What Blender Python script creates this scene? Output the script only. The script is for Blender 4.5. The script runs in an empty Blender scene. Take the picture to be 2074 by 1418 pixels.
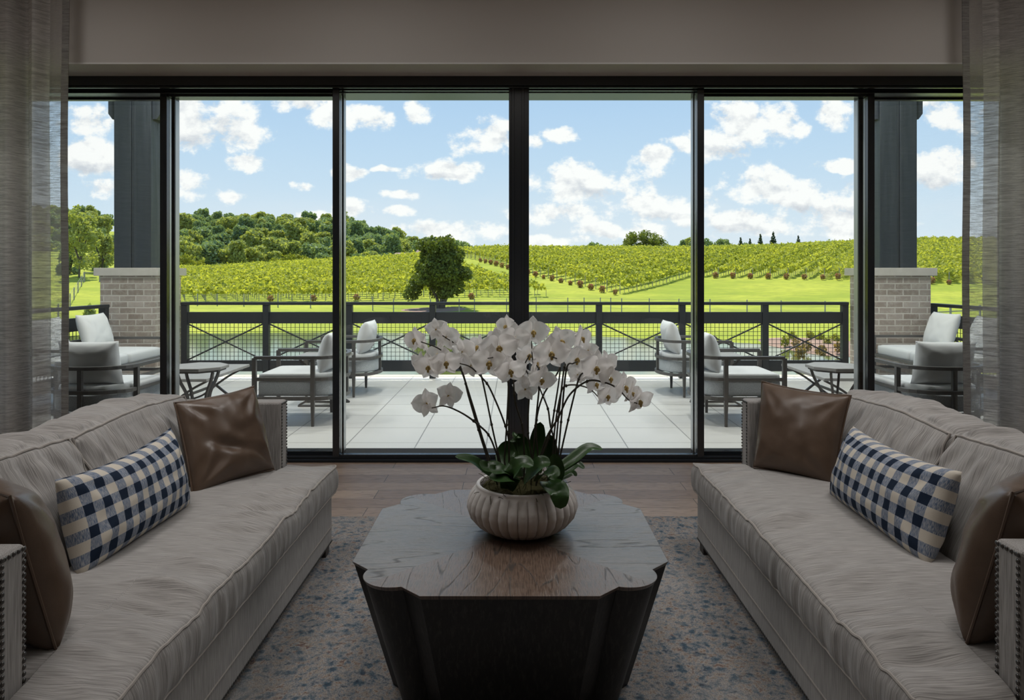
import bpy, bmesh, math, random
import numpy as np
from mathutils import Vector, Matrix, Euler, noise as mn
PI = math.pi
C = bpy.context.scene.collection
SC = bpy.context.scene
random.seed(7)
rng = np.random.default_rng(11)

# ------------------------------------------------------------------ camera
cam = bpy.data.cameras.new('camera'); camo = bpy.data.objects.new('camera', cam); C.objects.link(camo)
camo.location = (0, 0, 1.5); camo.rotation_euler = (PI/2, 0, 0)
cam.sensor_width = 36; cam.lens = 1460/2074*36
cam.shift_x = -7/2074; cam.shift_y = -156/2074
cam.clip_start = 0.05; cam.clip_end = 3000
SC.camera = camo

# ------------------------------------------------------------------ node helpers
class NT:
    def __init__(s, tree): s.t = tree; s.n = tree.nodes; s.l = tree.links
    def new(s, typ, **kw):
        n = s.n.new(typ)
        for k, v in kw.items(): setattr(n, k, v)
        return n
    def put(s, sock, v):
        if v is None: return
        if hasattr(v, 'is_output'): s.l.new(v, sock)
        elif isinstance(v, (tuple, list)) and len(v) == 3 and sock.type == 'RGBA': sock.default_value = (*v, 1)
        else: sock.default_value = v
    def math(s, op, a, b=None, c=None, clamp=False):
        n = s.new('ShaderNodeMath', operation=op, use_clamp=clamp)
        for i, v in enumerate((a, b, c)): s.put(n.inputs[i], v)
        return n.outputs[0]
    def vec(s, op, a, b=None, c=None, out=0):
        n = s.new('ShaderNodeVectorMath', operation=op)
        for i, v in enumerate((a, b, c)):
            if v is not None: s.put(n.inputs[i], v)
        return n.outputs[out]
    def noise(s, vec, scale=5, detail=4, rough=.5, dist=0, col=False):
        n = s.new('ShaderNodeTexNoise'); s.put(n.inputs['Vector'], vec)
        n.inputs['Scale'].default_value = scale; n.inputs['Detail'].default_value = detail
        n.inputs['Roughness'].default_value = rough; n.inputs['Distortion'].default_value = dist
        return n.outputs['Color' if col else 'Fac']
    def mix(s, f, a, b, typ='MIX'):
        n = s.new('ShaderNodeMix', data_type='RGBA', blend_type=typ)
        s.put(n.inputs[0], f); s.put(n.inputs[6], a); s.put(n.inputs[7], b)
        return n.outputs[2]
    def rng(s, v, a, b, c=0., d=1., smooth=True):
        n = s.new('ShaderNodeMapRange'); n.interpolation_type = 'SMOOTHSTEP' if smooth else 'LINEAR'
        s.put(n.inputs[0], v)
        for i, x in enumerate((a, b, c, d)): s.put(n.inputs[i+1], x)
        return n.outputs[0]
    def ramp(s, v, stops):
        n = s.new('ShaderNodeValToRGB'); s.put(n.inputs[0], v); e = n.color_ramp.elements
        while len(e) < len(stops): e.new(.5)
        for el, (p, c) in zip(e, stops): el.position = p; el.color = (*c, 1)
        return n.outputs[0]
    def coord(s, kind='Object', scale=(1, 1, 1), loc=(0, 0, 0)):
        o = s.new('ShaderNodeTexCoord').outputs[kind]
        if scale == (1, 1, 1) and loc == (0, 0, 0): return o
        m = s.new('ShaderNodeMapping'); s.l.new(o, m.inputs[0])
        m.inputs['Scale'].default_value = scale; m.inputs['Location'].default_value = loc
        return m.outputs[0]
    def bump(s, h, strength=.3, dist=.01):
        n = s.new('ShaderNodeBump'); s.put(n.inputs['Height'], h)
        n.inputs['Strength'].default_value = strength; n.inputs['Distance'].default_value = dist
        return n.outputs[0]

# ------------------------------------------------------------------ world: sky with cumulus, sun
SKY_GAIN = 1.08
w = bpy.data.worlds.new('sky'); SC.world = w; w.use_nodes = True
W = NT(w.node_tree); W.n.clear()
dirn = W.new('ShaderNodeTexCoord').outputs['Generated']
sep = W.new('ShaderNodeSeparateXYZ'); W.l.new(dirn, sep.inputs[0])
den = W.math('MAXIMUM', W.math('ABSOLUTE', sep.outputs[1]), .12)
uu = W.math('DIVIDE', sep.outputs[0], den); vv = W.math('DIVIDE', sep.outputs[2], den)
cmb = W.new('ShaderNodeCombineXYZ'); W.l.new(uu, cmb.inputs[0]); W.l.new(vv, cmb.inputs[1])
P0 = cmb.outputs[0]
nz = W.noise(W.vec('MULTIPLY', P0, (1, 1.25, 1)), 18, 9, .62)
wn = W.noise(P0, 14, 2, .5, col=True)
Pw = W.vec('ADD', P0, W.vec('MULTIPLY', W.vec('SUBTRACT', wn, (.5, .5, .5)), (.05, .035, 0)))
CL = [(185,243,58,34),(190,312,66,40),(215,383,40,20),(425,240,100,66),(493,325,46,20),(382,378,36,30),(468,393,34,16),
 (610,203,84,18),(662,232,44,28),(735,240,58,26),(850,222,32,26),(712,347,38,15),(787,338,32,8),(605,382,24,10),(712,420,46,24),
 (812,400,38,10),(800,432,34,10),(665,435,48,12),(905,345,76,22),(1000,270,70,40),(1080,285,24,16),(1135,270,36,19),(1195,368,116,42),
 (1115,438,90,26),(1322,322,50,20),(1392,298,28,26),(1525,255,96,44),(1450,292,80,36),(1685,230,40,32),(1545,365,74,40),
 (1345,420,100,34),(1690,330,44,14),(1650,400,110,36),(1915,230,52,38),(1900,340,60,50),(930,470,120,20),(1110,488,90,12),
 (1260,468,110,18),(1520,455,150,26),(1700,455,110,32)]
d2 = None
for (x, y, rx, ry) in CL:
    cx, cy = (x-1044)/1460, (553-y)/1460; ix, iy = 1460/rx, 1460/ry
    q = W.vec('MULTIPLY_ADD', Pw, (ix, iy, 0), (-cx*ix, -cy*iy, 0))
    d = W.vec('DOT_PRODUCT', q, q, out=1)
    d2 = d if d2 is None else W.math('SMOOTH_MIN', d2, d, .25)
fld = W.math('SUBTRACT', 1.0, W.math('MULTIPLY', d2, .50))
dens = W.math('ADD', fld, W.math('MULTIPLY', W.math('SUBTRACT', nz, .5), 3.7))
# clouds outside the window's view: plain drifting cumulus
far = W.rng(vv, .34, .6)
gen = W.math('MULTIPLY', W.math('SUBTRACT', W.noise(W.vec('MULTIPLY', P0, (1, 1.6, 1)), 2.6, 3, .55), .52), 5)
dens = W.math('ADD', dens, W.math('MULTIPLY', far, W.math('ADD', gen, .2)))
alpha = W.rng(dens, .30, .85)
# grey undersides
GR = [(425,268,78,40),(180,338,48,16),(1200,392,90,16),(1545,382,52,16),(1470,305,70,16),(1000,292,40,12),(1900,372,46,22),(900,355,50,8),(1680,425,90,16),(1350,442,70,10),(1500,470,120,10)]
g2 = None
for (x, y, rx, ry) in GR:
    cx, cy = (x-1044)/1460, (553-y)/1460; ix, iy = 1460/rx, 1460/ry
    q = W.vec('MULTIPLY_ADD', Pw, (ix, iy, 0), (-cx*ix, -cy*iy, 0))
    d = W.vec('DOT_PRODUCT', q, q, out=1)
    g2 = d if g2 is None else W.math('MINIMUM', g2, d)
nz2 = W.noise(W.vec('ADD', W.vec('MULTIPLY', P0, (1, 1.3, 1)), (0, .009, 0)), 18, 7, .60)
relief = W.math('MULTIPLY', W.math('SUBTRACT', nz2, nz), 4.0)
shade = W.math('ADD', W.math('MULTIPLY', W.rng(g2, 1.3, .1), .55), relief, clamp=True)
ccol = W.mix(shade, (1.05, 1.04, 1.03), (.66, .69, .75))
blue = W.ramp(W.rng(sep.outputs[2], 0, 1, 0, 1, False), [(0, (.80, .88, .94)), (.06, (.70, .83, .94)), (.16, (.56, .74, .93)), (.27, (.42, .63, .90)), (1, (.20, .40, .78))])
haze = W.math('MULTIPLY', W.noise(W.vec('MULTIPLY', P0, (1, 2.5, 1)), 4, 4, .6), W.rng(vv, .24, .03, 0, .9))
blue = W.mix(W.rng(haze, .2, .75), blue, (.80, .86, .93))
col = W.mix(alpha, blue, ccol)
col = W.mix(W.rng(sep.outputs[2], 0, -.03), col, (.20, .24, .12))
bg = W.new('ShaderNodeBackground'); W.put(bg.inputs[0], col); bg.inputs[1].default_value = SKY_GAIN
out = W.new('ShaderNodeOutputWorld'); W.l.new(bg.outputs[0], out.inputs[0])

def lamp(name, kind, loc, rot, energy, color=(1, 1, 1), **kw):
    l = bpy.data.lights.new(name, kind); l.energy = energy; l.color = color
    for k, v in kw.items(): setattr(l, k, v)
    o = bpy.data.objects.new(name, l); C.objects.link(o); o.location = loc; o.rotation_euler = rot
    return o
sd = Vector((-math.sin(math.radians(22))*math.cos(math.radians(62)), math.cos(math.radians(22))*math.cos(math.radians(62)), math.sin(math.radians(62))))
sun = lamp('sun', 'SUN', (30, 30, 60), (0, 0, 0), 6.6, (1, .95, .84), angle=math.radians(1.0))
sun.rotation_euler = sd.to_track_quat('Z', 'Y').to_euler()

vs = SC.view_settings
vs.view_transform = 'Standard'; vs.look = 'None'; vs.gamma = 1; vs.use_curve_mapping = False; vs.exposure = 0.0
cy = SC.cycles
cy.max_bounces = 8; cy.diffuse_bounces = 4; cy.glossy_bounces = 3; cy.transmission_bounces = 4; cy.transparent_max_bounces = 14
cy.caustics_reflective = False; cy.caustics_refractive = False; cy.sample_clamp_indirect = 4
cy.use_denoising = True; cy.use_adaptive_sampling = True; cy.adaptive_threshold = .02

# ------------------------------------------------------------------ materials
M = {}
def mat(name, base=(.5, .5, .5), rough=.6, metal=0, spec=.5, f=None, sheen=0, trans=None):
    m = bpy.data.materials.new(name); m.use_nodes = True
    N = NT(m.node_tree); b = N.n['Principled BSDF']
    b.inputs['Base Color'].default_value = (*base, 1); b.inputs['Roughness'].default_value = rough
    b.inputs['Metallic'].default_value = metal; b.inputs['Specular IOR Level'].default_value = spec
    if sheen: b.inputs['Sheen Weight'].default_value = sheen; b.inputs['Sheen Roughness'].default_value = .4
    r = f(N, b) if f else None
    if trans:   # leaf-like: part of the light passes through
        tb = N.new('ShaderNodeBsdfTranslucent')
        src = b.inputs['Base Color']
        if src.is_linked:
            g = N.mix(1.0, src.links[0].from_socket, trans[1], 'MULTIPLY'); N.l.new(g, tb.inputs[0])
        else: tb.inputs[0].default_value = (*[a*c for a, c in zip(base, trans[1])], 1)
        mx = N.new('ShaderNodeMixShader'); mx.inputs[0].default_value = trans[0]
        N.l.new(b.outputs[0], mx.inputs[1]); N.l.new(tb.outputs[0], mx.inputs[2])
        N.l.new(mx.outputs[0], N.n['Material Output'].inputs[0])
    M[name] = m; return m

def fabric(scale, c1, c2, st=.5):
    def f(N, b):
        n1 = N.noise(N.coord('Object', scale), 1, 2, .6)
        n2 = N.noise(N.coord('Object'), 6, 2)
        c = N.mix(N.rng(n1, .28, .72), c1, c2)
        c = N.mix(N.math('MULTIPLY', n2, .25), c, tuple(x*.8 for x in c1))
        N.put(b.inputs['Base Color'], c)
        N.put(b.inputs['Normal'], N.bump(n1, st, .002))
    return f
A1, A2 = (.185, .174, .166), (.42, .40, .382)
mat('sofa_fabric', rough=.9, spec=.2, sheen=.2, f=fabric((10, 520, 10), A1, A2, .35))
mat('sofa_fabric_upright', rough=.9, spec=.2, sheen=.2, f=fabric((520, 520, 10), A1, A2, .35))
mat('piping', (.31, .285, .262), .9, spec=.2)
def leather(N, b):
    c = N.coord('Object'); n = N.noise(c, 9, 5, .6); v = N.new('ShaderNodeTexVoronoi'); v.inputs['Scale'].default_value = 420; N.l.new(c, v.inputs[0])
    N.put(b.inputs['Base Color'], N.mix(n, (.055, .034, .022), (.13, .085, .058)))
    N.put(b.inputs['Roughness'], N.rng(n, .3, .7, .30, .46))
    N.put(b.inputs['Normal'], N.bump(v.outputs[0], .12, .001))
mat('brown_leather', f=leather)
def gingham(N, b):
    uv = N.new('ShaderNodeUVMap').outputs[0]
    s = N.new('ShaderNodeSeparateXYZ'); N.l.new(uv, s.inputs[0])
    th = N.noise(N.coord('UV', (900, 60, 1)), 1, 2); th2 = N.noise(N.coord('UV', (60, 900, 1)), 1, 2)
    def stripe(x, t): return N.math('GREATER_THAN', N.math('FRACT', N.math('ADD', N.math('DIVIDE', x, .078), .1)), .5)
    a = stripe(s.outputs[0], th); c = stripe(s.outputs[1], th2)
    tot = N.math('MULTIPLY', N.math('ADD', a, c), .5)
    mid = N.mix(N.rng(th, .4, .6), (.30, .31, .33), (.085, .12, .19))
    base = N.ramp(tot, [(0, (.50, .455, .39)), (1, (.010, .018, .036))])
    ism = N.math('COMPARE', tot, .5, .1)
    colr = N.mix(ism, base, mid)
    N.put(b.inputs['Base Color'], colr)
    N.put(b.inputs['Normal'], N.bump(N.math('ADD', th, th2), .35, .001))
mat('gingham', rough=.92, spec=.15, f=gingham)
mat('nail', (.12, .115, .11), .35, .9)
mat('dark_foot', (.03, .022, .018), .4)
def wood_top(N, b):
    c = N.coord('Object'); s = N.new('ShaderNodeSeparateXYZ'); N.l.new(c, s.inputs[0])
    side = N.math('GREATER_THAN', N.math('ABSOLUTE', s.outputs[0]), N.math('ABSOLUTE', s.outputs[1]))
    cf = N.new('ShaderNodeCombineXYZ'); N.l.new(s.outputs[1], cf.inputs[0]); N.l.new(s.outputs[0], cf.inputs[1])
    mv = N.new('ShaderNodeMix', data_type='VECTOR'); N.l.new(side, mv.inputs[0]); N.l.new(cf.outputs[0], mv.inputs[4]); N.l.new(c, mv.inputs[5])
    g = mv.outputs[1]           # grain now runs along local x of g
    big = N.noise(N.vec('MULTIPLY', g, (1.1, 8, 1)), 1, 1, .3)
    rings = N.math('FRACT', N.math('MULTIPLY', big, 7))
    line = N.rng(N.math('ABSOLUTE', N.math('SUBTRACT', rings, .5)), .0, .07, 1, 0)
    fine = N.noise(N.vec('MULTIPLY', g, (16, 210, 1)), 1, 3, .7)
    brk = N.noise(N.vec('MULTIPLY', g, (14, 60, 1)), 1, 3)
    pore = N.math('ADD', N.math('MULTIPLY', line, N.rng(brk, .35, .55)), N.math('MULTIPLY', N.rng(fine, .52, .74), .9))
    base = N.mix(N.rng(fine, .3, .7), (.045, .035, .030), (.17, .14, .118)); base = N.mix(side, N.mix(1.0, base, (1.0, .80, .68), 'MULTIPLY'), base)
    N.put(b.inputs['Base Color'], N.mix(N.math('MULTIPLY', pore, .75, clamp=True), base, (.012, .009, .007)))
    N.put(b.inputs['Roughness'], N.math('ADD', .37, N.math('MULTIPLY', pore, .25)))
    N.put(b.inputs['Normal'], N.bump(N.math('SUBTRACT', 1, pore), .35, .0015)); b.inputs['Coat Weight'].default_value = .35; b.inputs['Coat Roughness'].default_value = .34; b.inputs['Coat IOR'].default_value = 1.6; N.put(b.inputs['Coat Normal'], N.bump(N.math('SUBTRACT', 1, pore), .5, .0015))
mat('walnut_top', spec=.55, f=wood_top)
def wood_side(N, b):
    f = N.noise(N.coord('Object', (90, 90, 4)), 1, 4, .7)
    N.put(b.inputs['Base Color'], N.mix(N.rng(f, .45, .75), (.006, .005, .005), (.030, .026, .024)))
    N.put(b.inputs['Normal'], N.bump(f, .3, .002))
mat('dark_oak', rough=.42, spec=.4, f=wood_side)
def wfloor(N, b):
    c = N.coord('Object', loc=(.37, .085, 0))
    br = N.new('ShaderNodeTexBrick', offset=.37, offset_frequency=2)
    N.l.new(c, br.inputs[0])
    for k, v in (('Scale', 1), ('Mortar Size', .0022), ('Mortar Smooth', .3), ('Brick Width', 1.55), ('Row Height', .1875), ('Bias', 0)): br.inputs[k].default_value = v
    br.inputs['Color1'].default_value = (0, 0, 0, 1); br.inputs['Color2'].default_value = (1, 1, 1, 1); br.inputs['Mortar'].default_value = (.5, .5, .5, 1)
    tone = br.outputs[0]
    off = N.vec('MULTIPLY', tone, (7, 13, 3))
    g = N.noise(N.vec('MULTIPLY', N.vec('ADD', c, off), (1.4, 16, 1)), 1, 3, .5)
    rings = N.math('FRACT', N.math('MULTIPLY', g, 11))
    line = N.rng(N.math('ABSOLUTE', N.math('SUBTRACT', rings, .5)), 0, .22, 1, 0)
    fine = N.noise(N.vec('MULTIPLY', c, (9, 260, 1)), 1, 4, .7)
    base = N.mix(N.rng(tone, 0, 1, 0, 1, False), (.24, .155, .105), (.46, .33, .235))
    base = N.mix(N.math('MULTIPLY', line, .45), base, (.06, .038, .026))
    base = N.mix(N.math('MULTIPLY', fine, .35), base, (.13, .09, .062))
    N.put(b.inputs['Base Color'], N.mix(br.outputs[1], base, (.01, .008, .006)))
    N.put(b.inputs['Roughness'], N.rng(fine, .3, .7, .36, .55))
    N.put(b.inputs['Normal'], N.bump(N.math('SUBTRACT', N.math('MULTIPLY', fine, .3), br.outputs[1]), .3, .002))
mat('plank_floor', spec=.5, f=wfloor)
def rugm(N, b):
    c = N.coord('Object')
    w1 = N.noise(c, 3, 3, .6, col=True)
    cw = N.vec('ADD', c, N.vec('MULTIPLY', w1, (.10, .10, 0)))
    v = N.new('ShaderNodeTexVoronoi', feature='SMOOTH_F1'); v.inputs['Scale'].default_value = 30; N.l.new(cw, v.inputs[0])
    v2 = N.new('ShaderNodeTexVoronoi'); v2.inputs['Scale'].default_value = 95; N.l.new(cw, v2.inputs[0])
    n1 = N.noise(cw, 13, 6, .78); n2 = N.noise(N.vec('ADD', cw, (5, 3, 0)), 32, 6, .8); n3 = N.noise(N.vec('MULTIPLY', c, (260, 120, 1)), 1, 3, .7)
    n4 = N.noise(N.vec('ADD', c, (9, 1, 0)), 2.2, 3, .6)
    c1 = N.ramp(n1, [(.34, (.025, .045, .08)), (.45, (.08, .14, .19)), (.51, (.30, .30, .31)), (.57, (.42, .36, .30)), (.68, (.13, .085, .10))])
    c2 = N.ramp(n2, [(.36, (.03, .06, .10)), (.46, (.30, .31, .33)), (.53, (.46, .41, .36)), (.61, (.24, .14, .10)), (.70, (.10, .08, .13))])
    cc = N.mix(N.rng(v.outputs[0], .25, .55), c1, c2)
    cc = N.mix(N.math('MULTIPLY', N.rng(v2.outputs[0], .5, .2), .35), cc, (.10, .15, .21))
    cc = N.mix(N.rng(n4, .45, .75, 0, .4), cc, (.44, .42, .40))
    cc = N.mix(N.rng(n3, .35, .65, .5, .08), cc, (.06, .055, .05))
    N.put(b.inputs['Base Color'], cc); N.put(b.inputs['Normal'], N.bump(N.math('ADD', n3, N.math('MULTIPLY', n2, .5)), .5, .004))
mat('rug_pile', rough=.95, spec=.1, f=rugm)
mat('wall_paint', (.62, .585, .55), .85, spec=.2)
mat('white_paint', (.8, .79, .77), .7, spec=.2)
mat('black_frame', (.012, .015, .019), .22, .0, spec=.8)
mat('threshold', (.012, .013, .015), .75, spec=.15)
def steel(N, b):
    n = N.noise(N.coord('Object', (30, 30, 1.2)), 1, 5, .7)
    N.put(b.inputs['Base Color'], N.mix(n, (.014, .019, .026), (.045, .058, .072)))
    N.put(b.inputs['Roughness'], N.rng(n, .3, .7, .35, .6))
mat('dark_steel', metal=.15, f=steel)
def rail_m(N, b):
    n = N.noise(N.coord('Object'), 60, 3, .6)
    N.put(b.inputs['Base Color'], N.mix(n, (.010, .013, .017), (.020, .025, .031)))
mat('railing_paint', rough=.5, f=rail_m)
def brickm(N, b):
    uv = N.new('ShaderNodeUVMap').outputs[0]
    dn = N.noise(N.coord('Object'), 26, 3, .6, col=True)
    u2 = N.vec('ADD', uv, N.vec('MULTIPLY', N.vec('SUBTRACT', dn, (.5, .5, .5)), (.012, .012, 0)))
    br = N.new('ShaderNodeTexBrick', offset=.5); N.l.new(u2, br.inputs[0])
    for k, v in (('Scale', 1), ('Mortar Size', .0085), ('Mortar Smooth', .25), ('Brick Width', .215), ('Row Height', .08), ('Bias', 0)): br.inputs[k].default_value = v
    br.inputs['Color1'].default_value = (.30, .245, .21, 1); br.inputs['Color2'].default_value = (.45, .39, .35, 1); br.inputs['Mortar'].default_value = (.60, .56, .51, 1)
    n = N.noise(N.coord('Object'), 18, 5, .7)
    N.put(b.inputs['Base Color'], N.mix(N.rng(n, .40, .75, 0, .5), br.outputs[0], (.58, .54, .49)))
    N.put(b.inputs['Normal'], N.bump(N.math('ADD', N.math('SUBTRACT', 1, br.outputs[1]), N.math('MULTIPLY', n, .4)), .6, .006))
mat('whitewashed_brick', rough=.9, spec=.2, f=brickm)
def stonem(N, b):
    n = N.noise(N.coord('Object'), 7, 6, .7); N.put(b.inputs['Base Color'], N.mix(n, (.42, .39, .35), (.60, .57, .53)))
mat('limestone', rough=.8, f=stonem)
def tilem(N, b):
    c = N.coord('Object', loc=(1.475, -6.37, 0))
    br = N.new('ShaderNodeTexBrick', offset=0); N.l.new(c, br.inputs[0])
    for k, v in (('Scale', 1), ('Mortar Size', .0055), ('Mortar Smooth', .1), ('Brick Width', .61), ('Row Height', .614), ('Bias', 0)): br.inputs[k].default_value = v
    br.inputs['Color1'].default_value = (.60, .59, .575, 1); br.inputs['Color2'].default_value = (.66, .65, .63, 1); br.inputs['Mortar'].default_value = (.22, .215, .21, 1)
    n = N.noise(N.coord('Object', (1, 14, 1)), 3, 5, .6)
    N.put(b.inputs['Base Color'], N.mix(N.rng(n, .35, .7, 0, .3), br.outputs[0], (.54, .53, .515)))
mat('porcelain_tile', rough=.42, spec=.45, f=tilem)
def chairframe(N, b):
    n = N.noise(N.coord('Object'), 40, 3); N.put(b.inputs['Base Color'], N.mix(n, (.085, .082, .082), (.12, .115, .112)))
mat('outdoor_frame', rough=.45, f=chairframe, metal=.1)
def outfab(N, b):
    n = N.noise(N.coord('Object', (300, 300, 60)), 1, 3, .7); N.put(b.inputs['Base Color'], N.mix(n, (.52, .54, .56), (.70, .71, .72)))
    N.put(b.inputs['Normal'], N.bump(n, .25, .002))
mat('outdoor_fabric', rough=.9, spec=.2, f=outfab)
mat('outdoor_weave', rough=.9, spec=.2, f=fabric((260, 260, 90), (.36, .39, .42), (.60, .63, .66), .2))
mat('satin_aluminium', (.42, .43, .44), .30, .6)
mat('outdoor_pillow', (.70, .71, .72), .9, spec=.2)
def ttop(N, b):
    n = N.noise(N.coord('Object'), 12, 5, .6); N.put(b.inputs['Base Color'], N.mix(n, (.26, .255, .25), (.40, .39, .38)))
mat('concrete_top', rough=.55, f=ttop)
def ceram(N, b):
    n = N.noise(N.coord('Object'), 30, 3); N.put(b.inputs['Base Color'], N.mix(n, (.52, .49, .47), (.64, .61, .59)))
mat('matte_ceramic', rough=.42, spec=.4, f=ceram)
def leafm(N, b):
    n = N.noise(N.coord('Object', (1, 1, 1)), 25, 2); N.put(b.inputs['Base Color'], N.mix(n, (.020, .055, .014), (.04, .095, .022)))
mat('orchid_leaf', rough=.33, spec=.5, f=leafm, trans=(.2, (1.5, 2.2, .7)))
mat('orchid_stem', (.035, .030, .018), .5)
def petal(N, b):
    n = N.noise(N.coord('Object', (60, 60, 60)), 1, 3)
    N.put(b.inputs['Base Color'], N.mix(n, (.90, .875, .865), (.96, .95, .94)))
mat('petal', rough=.55, spec=.3, f=petal, trans=(.55, (1.0, 1.0, .99)))
mat('orchid_lip', (.60, .45, .17), .5, trans=(.3, (1, .9, .5)))
mat('moss', (.045, .042, .018), .95, spec=.1)

# thin glazing: clear with a Fresnel reflection
g = bpy.data.materials.new('glass'); g.use_nodes = True; N = NT(g.node_tree); N.n.remove(N.n['Principled BSDF'])
fr = N.new('ShaderNodeFresnel'); fr.inputs[0].default_value = 1.45
tr = N.new('ShaderNodeBsdfTransparent'); tr.inputs[0].default_value = (.965, .985, .98, 1)
gl = N.new('ShaderNodeBsdfGlossy'); gl.inputs['Roughness'].default_value = 0.0
mx = N.new('ShaderNodeMixShader'); N.l.new(N.math('MULTIPLY', fr.outputs[0], 1.3, clamp=True), mx.inputs[0]); N.l.new(tr.outputs[0], mx.inputs[1]); N.l.new(gl.outputs[0], mx.inputs[2])
N.l.new(mx.outputs[0], N.n['Material Output'].inputs[0]); M['glass'] = g
def curtain_mat(name, dark, open_):
    g = bpy.data.materials.new(name); g.use_nodes = True; N = NT(g.node_tree); b = N.n['Principled BSDF']
    slub = N.noise(N.coord('Object', (7, 7, 130)), 1, 4, .8)
    fine = N.noise(N.coord('Object', (420, 420, 420)), 1, 2)
    tint_ = N.rng(slub, .35, .65); N.put(b.inputs['Base Color'], N.mix(N.rng(slub, .35, .65), tuple(x*dark for x in (.38, .36, .34)), tuple(x*dark for x in (.78, .75, .71))))
    b.inputs['Roughness'].default_value = .9
    tl = N.new('ShaderNodeBsdfTranslucent'); N.put(tl.inputs[0], N.mix(tint_, (.42*dark, .40*dark, .38*dark), (.80*dark, .77*dark, .74*dark)))
    tp = N.new('ShaderNodeBsdfTransparent')
    m1 = N.new('ShaderNodeMixShader'); m1.inputs[0].default_value = .58; N.l.new(b.outputs[0], m1.inputs[1]); N.l.new(tl.outputs[0], m1.inputs[2])
    m2 = N.new('ShaderNodeMixShader'); N.l.new(N.rng(N.math('ADD', slub, N.math('MULTIPLY', fine, .25)), .45, .8, open_*.3, min(1, open_*1.7)), m2.inputs[0])
    N.l.new(m1.outputs[0], m2.inputs[1]); N.l.new(tp.outputs[0], m2.inputs[2]); N.l.new(m2.outputs[0], N.n['Material Output'].inputs[0])
    M[name] = g
curtain_mat('sheer_linen', 1.0, .42); curtain_mat('heavy_linen', .95, .10); curtain_mat('linen_hem', .7, .10)

def grassm(c1, c2, c3):
    def f(N, b):
        c = N.coord('Object'); n = N.noise(N.vec('MULTIPLY', c, (.06, .14, .1)), 1, 5, .65); n2 = N.noise(N.vec('MULTIPLY', c, (.7, 1.6, 1)), 1, 6, .8)
        k = N.mix(N.rng(n, .35, .65), c1, c2)
        N.put(b.inputs['Base Color'], N.mix(N.rng(n2, .42, .66, 0, .75), k, c3))
    return f
mat('grass', rough=.9, spec=.1, f=grassm((.27, .32, .035), (.42, .43, .055), (.20, .235, .04)))
def foliage(name, dark, light, tr=.35, tc=(1.3, 1.25, .5)):
    def f(N, b):
        n = N.noise(N.coord('Object'), 1.1, 3, .6)
        oi = N.new('ShaderNodeObjectInfo').outputs['Random']
        rnd = N.new('ShaderNodeNewGeometry').outputs['Random Per Island']
        k = N.math('ADD', N.math('MULTIPLY', rnd, .6), N.math('MULTIPLY', n, .5))
        c = N.mix(k, dark, light)
        N.put(b.inputs['Base Color'], N.mix(N.math('MULTIPLY', oi, .35), c, tuple(.7*a+.3*l for a, l in zip(light, (.35, .32, .05)))))
    return mat(name, rough=.7, spec=.25, f=f, trans=(tr, tc))
foliage('vine_leaf', (.06, .12, .02), (.66, .66, .13), .45, (1.3, 1.25, .55))
foliage('cedar_leaf', (.040, .070, .020), (.16, .21, .045), .25)
foliage('oak_leaf', (.10, .14, .03), (.26, .30, .07), .35)
foliage('forest_leaf', (.11, .19, .14), (.34, .43, .21), .35)  # bluish tint in the leaf colour imitates distance haze
foliage('forest_leaf_pale', (.20, .26, .10), (.50, .53, .18), .4)
foliage('conifer_leaf', (.018, .045, .026), (.045, .085, .04), .1)
foliage('shrub_leaf', (.16, .21, .03), (.42, .42, .06), .3)
foliage('rose_leaf', (.20, .16, .06), (.45, .30, .14), .3)
mat('rose_bloom', (.55, .12, .13), .7)
mat('bark', (.10, .085, .075), .9)
mat('weathered_wood', (.30, .29, .27), .85)
def mul(N, b):
    n = N.noise(N.coord('Object'), 3, 5, .7); N.put(b.inputs['Base Color'], N.mix(n, (.22, .12, .08), (.40, .27, .20)))
mat('mulch', rough=.95, f=mul)
def waterm(N, b):
    c = N.coord('Object', (.5, 3.0, 1)); n = N.noise(c, 1.2, 3, .6)
    N.put(b.inputs['Base Color'], N.mix(N.noise(N.coord('Object'), .12, 2), (.10, .13, .03), (.17, .19, .05)))
    N.put(b.inputs['Normal'], N.bump(n, .02, .02)); b.inputs['IOR'].default_value = 2.2
mat('pond_water', rough=.08, spec=.5, f=waterm)
mat('roof_shingle', (.34, .23, .19), .9); mat('siding', (.75, .74, .70), .8)

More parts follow.
